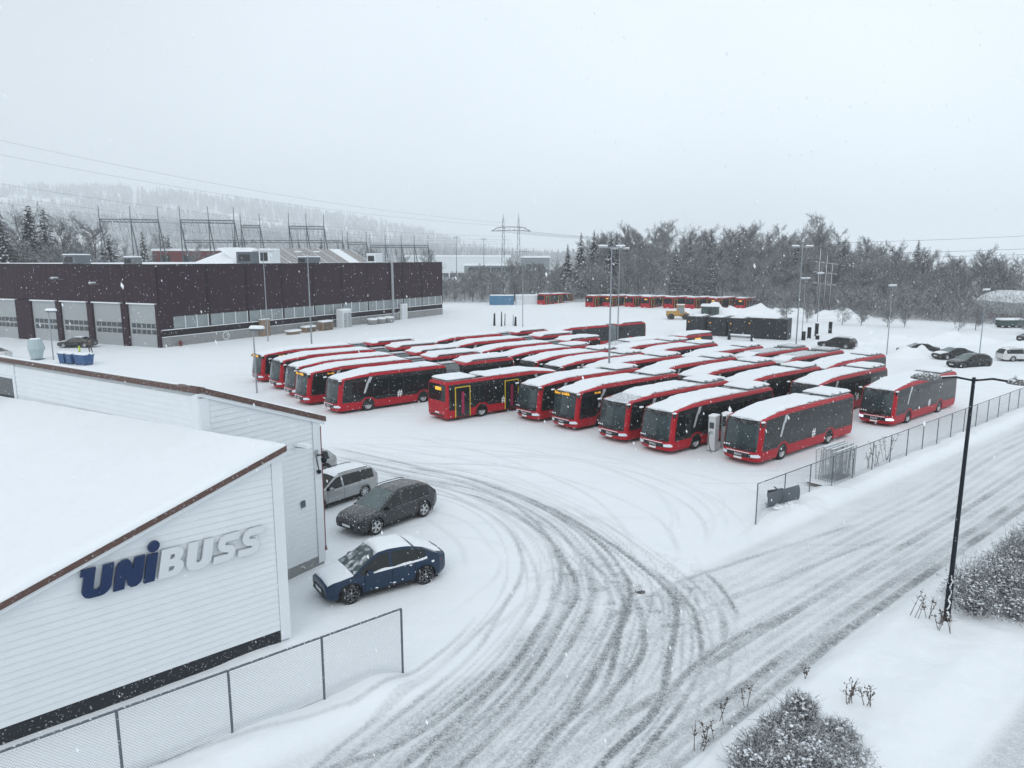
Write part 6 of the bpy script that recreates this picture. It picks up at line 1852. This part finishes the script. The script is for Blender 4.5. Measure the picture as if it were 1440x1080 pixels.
# spruces
for x, y, h in ((15.5,205,15),(19,203,18),(23,207,18.5),(27.5,205,17.5),(30,212,17.5)): spr(x, y, h, LS1, 'spruces at the tip of the wood')
for x, y, h in ((44,198,14.5),(49,203,16),(53,196,13),(63,205,16),(67,208,15.5),(58,215,17)): spr(x, y, h, 'snow laden spruce rising from the bare wood behind the far row of buses', 'spruces in the wood')
for x, y, h in ((70,182,14.5),(73,188,15.5),(80,178,14.5),(83,184,15)): spr(x, y, h, 'snow laden spruce beside the three wooden poles', 'spruces beside the poles')
spr(98, 178, 15.0, 'single spruce standing out of the bare wood right of the three poles', None, 1, 1.2)
# left: spruces behind the workshop
for k, (x, y, h) in enumerate(((-104,148,22),(-99,152,23),(-94.5,150,22),(-97,141,17),(-108,156,23),(-112,150,22),(-101,144,19),(-91,154,17),(-106,152,20))): spr(x, y, h, 'big dark spruce behind the roller door end of the workshop', 'spruces behind the workshop', None, 1.7)
for x, y, h in ((-86.5,150,15.5),(-83.0,152,16.5),(-89,156,16)): spr(x, y, h, 'bushy spruce top showing over the workshop roof', 'spruce tops over the workshop', None, 1.6)
for k in range(26):
    bt(-190+k*6.2+rg.uniform(-2, 2), 262+rg.uniform(0, 50), rg.uniform(13, 18), 'bare hazy tree in the belt beyond the substation', 'tree belt beyond the substation')
for x, y, h in ((-105,210,20),(-100,215,19),(-90,240,20),(-86,235,19),(-62,240,19),(-120,190,19)): spr(x, y, h, 'hazy spruce among the substation gantries', 'spruces by the substation')
for k in range(12):
    bt(-114+k*2.6+rg.uniform(-1,1), 146+rg.uniform(-2, 18), rg.uniform(14, 18.5), 'bare frosted tree among the spruces behind the roller door end', 'bare trees among the spruces')
for k in range(16):
    bt(-112+k*5+rg.uniform(-2,2), 170+rg.uniform(-6, 40), rg.uniform(11, 15), 'bare hazy tree behind the workshop roof near the gantries', 'bare trees behind the workshop')
# frosted brushwood filling the foot of the woods
rs = np.random.RandomState(31)
def brush(name, label, n, sampler, h):
    x, y, hh = sampler(n)
    z = base_height(x, y)+hh*rs.rand(n)**1.3*h
    d = rs.normal(size=(n, 3)); d[:, 2] = np.abs(d[:, 2])+.5; d /= np.linalg.norm(d, axis=1)[:, None]
    s_ = np.cross(d, rs.normal(size=(n, 3))); s_ /= np.linalg.norm(s_, axis=1)[:, None]
    c = np.stack([x, y, z], 1); l = rs.uniform(.35, 1.2, n)[:, None]; w = rs.uniform(.012, .035, n)[:, None]
    VV_ = np.stack([c-s_*w, c+s_*w, c+d*l+s_*w*.4, c+d*l-s_*w*.4], 1).reshape(-1, 3)
    o = np_mesh(name, VV_, np.arange(4*n).reshape(-1, 4), M['twig'], None, False)
    return tag(o, label, 'brushwood', kind='stuff')
def edge1(n):
    x = rs.uniform(14, 104, n); y = 192+rs.rand(n)**2*40
    return x, y, .4+.9*vnoise(x, y, 3.0, 2)
def edge2(n):
    t = rs.rand(n); i = rs.rand(n)**1.6*30
    x = 53+t*52+i*.45; y = 166-t*54+i
    return x, y, .3+1.0*vnoise(x, y, 2.6, 4)
def edge3(n):
    x = rs.uniform(-32, 24, n); y = 194+rs.rand(n)*30
    return x, y, .4+.9*vnoise(x, y, 2.6, 6)
brush('brushwood', 'frosted brushwood under the trees behind the far row of buses', 56000, edge1, 8.5)
brush('brushwood', 'frosted brushwood at the foot of the wood behind the car park', 60000, edge2, 6.0)
brush('brushwood', 'frosted brushwood between the workshop and the pylon', 22000, edge3, 5.5)
# far wood on the slopes: one mass, haze partly put into its colour
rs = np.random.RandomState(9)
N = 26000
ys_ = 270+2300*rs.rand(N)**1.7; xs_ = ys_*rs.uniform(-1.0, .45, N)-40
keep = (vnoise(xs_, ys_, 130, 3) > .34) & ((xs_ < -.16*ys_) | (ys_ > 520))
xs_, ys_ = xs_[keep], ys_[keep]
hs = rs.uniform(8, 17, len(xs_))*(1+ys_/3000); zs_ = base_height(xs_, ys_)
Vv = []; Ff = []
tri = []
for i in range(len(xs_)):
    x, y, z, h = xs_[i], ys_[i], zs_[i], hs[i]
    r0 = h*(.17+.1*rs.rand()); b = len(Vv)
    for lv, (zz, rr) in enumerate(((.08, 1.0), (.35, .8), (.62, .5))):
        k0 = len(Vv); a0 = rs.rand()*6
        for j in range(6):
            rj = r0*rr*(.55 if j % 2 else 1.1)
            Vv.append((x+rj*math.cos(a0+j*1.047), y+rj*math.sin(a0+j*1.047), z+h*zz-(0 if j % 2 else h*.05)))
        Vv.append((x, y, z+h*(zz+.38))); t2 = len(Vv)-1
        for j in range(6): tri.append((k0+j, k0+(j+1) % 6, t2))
o = np_mesh('distant_wood', np.array(Vv), np.array(tri), pm('far_needle_hazed', (.08,.09,.095), .9, var=.3, scale=.2, snow=.4, dust=.3), None, False)  # besides frost, base colour and snow share are paled to imitate distance haze
tag(o, 'frosted conifer wood on the slopes, paled by haze put into its colour', 'woodland', kind='stuff')

# ------------------------------------------------------------------ hedge and shrubs in the foreground
def shrub(name, label, blobs, seed, n_leaf, n_twig, n_snow, zbase):
    r = random.Random(seed); rn = np.random.RandomState(seed)
    cx, cy = blobs[0][0], blobs[0][1]
    root = thing(name, label, 'shrub', (cx, cy, zbase))
    lf = MB(); tw = MB(); sn = MB()
    vol = [b[3]*b[4] for b in blobs]; tot = sum(vol)
    def pick():
        k = r.uniform(0, tot); 
        for b, v in zip(blobs, vol):
            k -= v
            if k <= 0: return b
        return blobs[-1]
    for i in range(n_leaf):
        b = pick()
        d = Vector((r.gauss(0,1), r.gauss(0,1), abs(r.gauss(0,1)))).normalized(); k = r.random()**.35
        k *= .45+.95*float(vnoise(d.x*2+b[0]*3, d.y*2+b[1]*3+d.z*2, .42, seed % 7))
        p = Vector((b[0]-cx+d.x*b[3]*k, b[1]-cy+d.y*b[3]*k, .08+d.z*b[4]*k))
        a = Vector((r.gauss(0,1), r.gauss(0,1), r.gauss(0,.6))).normalized()*r.uniform(.04,.09); c = a.cross(Vector((r.gauss(0,1), r.gauss(0,1), r.gauss(0,1)))).normalized()*r.uniform(.006,.018)
        lf.add([p-a, p+c, p+a, p-c], [(0,1,2,3)])
        if d.z > .35 and k > .78 and r.random() < n_snow:
            sn.ico((p.x, p.y, p.z+.01), r.uniform(.014, .038), r, (1.3,1.3,.7), .35)
    for i in range(n_twig):
        b = pick(); d = Vector((r.gauss(0,.8), r.gauss(0,.8), abs(r.gauss(0,1))+.4)).normalized()
        p = Vector((b[0]-cx+r.uniform(-.3,.3)*b[3], b[1]-cy+r.uniform(-.3,.3)*b[3], 0)); e = p+Vector((d.x*b[3], d.y*b[3], d.z*b[4]*r.uniform(.9, 1.4)))
        m = p.lerp(e, .5)+Vector((r.gauss(0,.06), r.gauss(0,.06), .05))
        tw.tube(p, m, .010, .007, 3, False).tube(m, e, .007, .003, 3, False)
        for k in range(4):
            q0 = m.lerp(e, r.uniform(.1, .95)); tw.tube(q0, q0+Vector((r.gauss(0,.12), r.gauss(0,.12), r.uniform(.02,.22))), .005, .002, 3, False)
    tag(lf.build('leaves', M['shrub_leaf'], root), kind='stuff')
    tag(tw.build('twigs', M['twig'], root), kind='stuff')
    tag(sn.build('snow_clumps', M['snow'], root, 60), kind='stuff')
hb = []
for k in range(15):
    t_ = k/14; s_ = 26.5+t_*11.5; m_ = 7.3+.35*math.sin(k*1.9)
    q = from_sm(s_, m_); hb.append((q[0], q[1], 0, .85+.15*math.sin(k*2.7), 1.15+.2*math.sin(k*1.3)))
# the hedge's nearer flank
for k in range(12):
    t_ = k/11; q = from_sm(27.2+t_*11, 6.2+.3*math.sin(k*2.3)); hb.append((q[0], q[1], 0, .75, .75+.2*math.sin(k*1.7)))
shrub('hedge', 'dark leafless hedge dusted with snow beside the black street lamp', hb, 5, 40000, 3400, .24, gz(15.5,23.0)-.02)
bb = [(6.7,16.2,0,.65,.50),(7.3,16.7,0,.45,.72),(7.55,16.95,0,.35,.45),(8.0,16.1,0,.55,.4),(7.2,15.6,0,.8,.5),(6.1,15.5,0,.7,.5),(7.8,15.3,0,.7,.4),(5.7,14.9,0,.8,.5),(7.0,14.7,0,.9,.6)]
shrub('shrub', 'rounded snow dusted shrub on the verge below the road', bb, 6, 9000, 2400, .7, gz(7.2,16.5)-.02)
def weed(x, y, h, n, seed, label, grp='dry stalks on the verge'):
    r = random.Random(seed); w = thing('dry_weed', label, 'plant', (x, y, gz(x, y)-.02), 0, grp)
    mb = MB()
    for i in range(n):
        a = r.uniform(0, 6.28); l = h*r.uniform(.6, 1); e = Vector((math.cos(a)*l*.28, math.sin(a)*l*.28, l)); b = Vector((r.uniform(-.12,.12), r.uniform(-.12,.12), 0))
        mb.tube(b, b+e*.6, .011, .008, 4, False); mb.tube(b+e*.6, b+e+Vector((.03,0,0)), .008, .005, 4, False)
        for k in range(6):
            t_ = r.uniform(.4, 1); p = b+e*t_; mb.tube(p, p+Vector((r.gauss(0,.08), r.gauss(0,.08), .10)), .006, .004, 3, False)
            mb.ico(p+Vector((r.gauss(0,.03), r.gauss(0,.03), .04)), .022, r)
    mb.build('stalks', M['weed'], w)
for k, (x, y, h, n) in enumerate(((13.35,22.4,1.0,3),(13.7,22.3,.8,3),(13.75,21.6,.5,3),(14.0,21.4,.9,2),(9.0,17.8,.8,5),(9.5,17.5,.7,4),(8.4,19.1,.5,2),(5.5,17.3,.9,2),(4.6,16.1,.7,3),(5.0,16.5,.6,3),(6.3,18.0,.8,2),(13.9,21.9,.6,2))):
    weed(x, y, h, n, k, 'dry dark weed stalk sticking out of the roadside snow')
for k, (x, y, h, n) in enumerate(((20.9,40.2,1.5,5),(22.0,41.3,1.7,6),(20.3,39.9,1.1,4))):
    weed(x, y, h, n, 40+k, 'dry twiggy bush along the road fence past the stacked panels', 'dry bushes along the road fence')
cl_ = thing('earth_clod', 'dark clod of frozen earth lying in the gateway', 'clod', (4.65, 24.75, gz(4.65,24.75)))
MB().ico((0,0,.03), .16, random.Random(2), (1.3,.8,.5), .35).build('lump', M['bark'], cl_)

# ------------------------------------------------------------------ substation gantries, pylons, wires
def gantry(pts, zb, zt, label, spread=2.6):
    """portal frame: A-legs, spikes and a lattice beam between the first and last post"""
    g = thing('substation_gantry', label, 'gantry', (pts[0][0], pts[0][1], 0), 0, 'substation gantries')
    ox, oy = pts[0]
    for (x, y) in pts:
        MB().tube((x-ox, y-oy, zb), (x-ox, y-oy, zt+3.4), .22, .09, 5).build('post', M['galv_dark'], g)
        MB().tube((x-ox, y-oy, zt), (x-ox+spread, y-oy+1, zb), .16, .16, 5).build('brace', M['galv_dark'], g)
    for a, b in zip(pts[:-1], pts[1:]):
        mb = MB(); A_ = Vector((a[0]-ox, a[1]-oy, zt)); B_ = Vector((b[0]-ox, b[1]-oy, zt)); n = 8
        mb.tube(A_, B_, .12, .12, 4); mb.tube(A_+Vector((0,0,-.7)), B_+Vector((0,0,-.7)), .12, .12, 4)
        for i in range(n):
            p = A_.lerp(B_, i/n); q = A_.lerp(B_, (i+1)/n); mb.tube(p, q+Vector((0,0,-.7)), .07, .07, 3)
            if i % 2: 
                mb.tube(p+Vector((0,0,-.7)), p+Vector((.3,0,-3.2)), .05, .05, 3)
        mb.build('beam', M['galv_dark'], g)
def bx_(px, y): return (px-720)/1020*y*1.0
def portal(p0, y0, label, zt, zb=0.0):
    gantry([(bx_(p, y0+i*2), y0+i*2) for i, p in enumerate(p0)], zb, zt, label)
portal((153,196,234), 195, 'triple post gantry of the substation, next to the spruces', 22.2)
portal((264,303,338), 185, 'tall triple post gantry of the substation, second from the spruces', 21.5)
portal((347,373), 215, 'narrow double post gantry of the substation', 21.5)
portal((413,437,461), 200, 'tall triple post gantry behind the roof lantern', 20.6)
portal((268,335,425,486), 230, 'long low gantry behind the workshop roof', 17.6, 0)
portal((493,519), 240, 'short low gantry behind the end of the workshop', 17.2)
portal((524,545,567,585,604), 235, 'long gantry with five posts behind the end of the workshop', 16.2)
sb = thing('switch_house', 'long dull red switch house behind the workshop roof', 'building', (-88, 205, 0), R(4))
MB().box(-10, 10, -4, 4, 0, 14.0).build('wall', M['rust_red'], sb); MB().cbox(-10.3, 10.3, -4.3, 4.3, 14.0, 14.6, .2).build('roof_snow', M['snow'], sb)
for k in range(3): MB().box(-8+k*6, -5.5+k*6, -4.05, -4.0, 10.5, 12.8).build('window', M['pane'], sb)
py = thing('power_pylon', 'twin mast lattice power pylon with a long crossarm beyond the yard', 'pylon', (bx_(708, 300), 300, 0))
def lattice(mb, x, y, h, w0, w1, n=12):
    for s1, s2 in ((1,1),(1,-1),(-1,1),(-1,-1)): mb.tube((x+s1*w0, y+s2*w0, 0), (x+s1*w1, y+s2*w1, h), .16, .10, 4)
    for i in range(n):
        za, zb2 = h*i/n, h*(i+1)/n; wa = w0+(w1-w0)*i/n; wb = w0+(w1-w0)*(i+1)/n
        s = 1 if i % 2 else -1
        mb.tube((x-s*wa, y-wa, za), (x+s*wb, y-wb, zb2), .08, .08, 3); mb.tube((x-wa, y-s*wa, za), (x-wb, y+s*wb, zb2), .08, .08, 3)
for x in (0, 6.2):
    mb = MB(); lattice(mb, x, 0, 28.0, .9, .25); mb.tube((x,0,28), (x,0,29.8), .12, .05, 4); mb.build('mast', M['galv_dark'], py)
mb = MB(); mb.path([(-4.8,0,22.9),(-2.0,0,24.4),(3.1,0,24.6),(8.2,0,24.4),(11.0,0,22.9)], .14, 4); mb.path([(-4.8,0,22.9),(0,0,23.2),(6.2,0,23.2),(11.0,0,22.9)], .12, 4)
for xx in (-2,0,2,4,6.2,8.2): mb.tube((xx,0,23.2), (xx+1,0,24.5), .07, .07, 3)
mb.build('crossarm', M['galv_dark'], py)
for k, (px, y, h) in enumerate(((643,330,22),(681,360,22))):
    q = thing('power_pole', ('slim power pole in the haze nearer the workshop','slim power pole in the haze nearer the pylon')[k], 'pole', (bx_(px, y), y, 0), 0, 'hazy power poles')
    MB().tube((0,0,0), (0,0,h), .18, .1, 5).build('shaft', M['galv_dark'], q); MB().box(-1.5, 1.5, -.08, .08, h-.8, h-.6).build('crossarm', M['galv_dark'], q)
tp = thing('pole_structure', 'three snow plastered wooden poles with crossarms standing before the wood', 'poles', (62.0, 148.0, 0))
for k, (x, y, h) in enumerate(((0,0,14.2),(1.7,.6,12.9),(3.2,1.4,11.4))):
    mb = MB().tube((x-.1,y,-.3), (x,y,h), .20, .15, 8); mb.build('pole', M['bark'], tp)
    MB().tube((x-.16,y-.10,1), (x-.08,y-.12,h-.2), .06, .04, 5).build('clinging_snow', M['snow'], tp)
for z in (7.2, 9.4, 11.4):
    MB().tube((-1.2,-.2,z), (4.4,1.8,z-.6), .11, .11, 5).build('crossarm', M['galv'], tp)
def wire(pts, sag, r, label, grp):
    mb = MB(); a, b = Vector(pts[0]), Vector(pts[1]); n = 18; P_ = []
    for i in range(n+1):
        t_ = i/n; p = a.lerp(b, t_); p.z -= sag*4*t_*(1-t_); P_.append(p)
    o = MB().path(P_, r, 3).build('power_line', M['galv_dark'])
    tag(o, label, 'cable', grp)
GW = 'power lines over the substation'
for k, (za, zb_) in enumerate(((46,31),(42,29.5),(34,24),(30.5,22.5),(28.5,21.8),(26,20.5))):
    wire([(-150,185+k*3,za), (bx_(708,300)+k*.8, 300, zb_*.78+2)], 3.5, .03, 'thin power line strung over the substation towards the twin mast pylon', GW)
for k in range(4):
    wire([(bx_(708,300)-4+k*4, 300, 23), (150, 420+k*10, 26+k)], 4, .05, 'thin power line running from the twin mast pylon to the wood', 'power lines past the pylon')
for k, z in enumerate((9.6, 11.6, 13.6, 14.4, 16.6)):
    wire([(62.5+k*.5, 148.5, z-1.5), (150, 112+k*3, z+1.5+k*.6)], 1.0, .03, 'thin cable strung from the three wooden poles past the wood', 'cables from the wooden poles')
# low fence rails at the far yard edge
rf = thing('guard_rail', 'snowy guard rail at the far yard edge behind the buses', 'barrier', (12.5, 190, 0))
for k in range(8): MB().box(k*1.4-.08, k*1.4+.08, -.1, .1, -.2, 1.1).build('post', M['galv'], rf)
for z in (.45, .95): MB().box(-.2, 10.2, -.14, -.104, z-.12, z+.12).build('rail', M['galv'], rf)
# buildings far off in the haze
def far_block(x, y, L, W, H, mat, label, strips=2, rz=0, bays=6):
    b = thing('warehouse', label, 'building', (x, y, float(base_height(x, y))-.5), rz)
    MB().box(-L/2, L/2, -W/2, W/2, 0, H).build('wall', M[mat], b); MB().cbox(-L/2-.3, L/2+.3, -W/2-.3, W/2+.3, H, H+.8, .3).build('roof_snow', M['snow'], b)
    for k in range(strips):
        for i in range(bays):
            MB().box(-L/2+2+i*(L-4)/bays, -L/2+2+(i+.85)*(L-4)/bays, -W/2-.1, -W/2, 1.5+k*4, 3.8+k*4).build('window', M['pane'], b)
    return b
far_block(-4, 330, 34, 16, 8.5, 'far_grey', 'grey flat roofed warehouse below the twin mast pylon', 2)
far_block(10, 318, 12, 10, 10.5, 'far_grey', 'small dark block with flat roof beside the grey warehouse', 2, 0, 3)
far_block(-32, 430, 60, 26, 13, 'white_steel', 'long pale greenhouse like hall in the haze', 1, R(6), 12)
far_block(-150, 560, 40, 14, 9, 'white_steel', 'pale house row on the hazy hillside', 1, R(-10), 8)
far_block(-60, 640, 50, 14, 8, 'white_steel', 'pale low hall far off on the hazy slope', 1, R(4), 8)

# ------------------------------------------------------------------ falling snow
rs = np.random.RandomState(77)
N = 56000
P = np.stack([rs.uniform(-24, 24, N), rs.uniform(-6, 40, N), rs.uniform(.3, 22, N)], 1)
dist = np.linalg.norm(P-np.array([0, 0, 12.0]), axis=1)
P = P[dist > 3.2]
N = len(P)
r_ = rs.gamma(3.0, .0022, N).clip(.003, .012)
off = np.array([[1,0,0],[-1,0,0],[0,1,0],[0,-1,0],[0,0,1],[0,0,-1]], float)
fall = np.array([.30, .05, -.95]); fall /= np.linalg.norm(fall)
VV = P[:, None, :]+off[None]*r_[:, None, None]*.8
VV[:, 4] += -fall*r_[:, None]*1.1; VV[:, 5] += fall*r_[:, None]*1.1
T8 = np.array([[0,2,4],[2,1,4],[1,3,4],[3,0,4],[2,0,5],[1,2,5],[3,1,5],[0,3,5]])
FF = (np.arange(N)[:, None, None]*6+T8[None]).reshape(-1, 3)
fm = pm('flake', (.9,.92,.94), .9, var=.02)
o = np_mesh('snowfall', VV.reshape(-1, 3), FF, fm, None, False)
tag(o, 'small snowflakes drifting through the air', 'snowfall', kind='stuff')
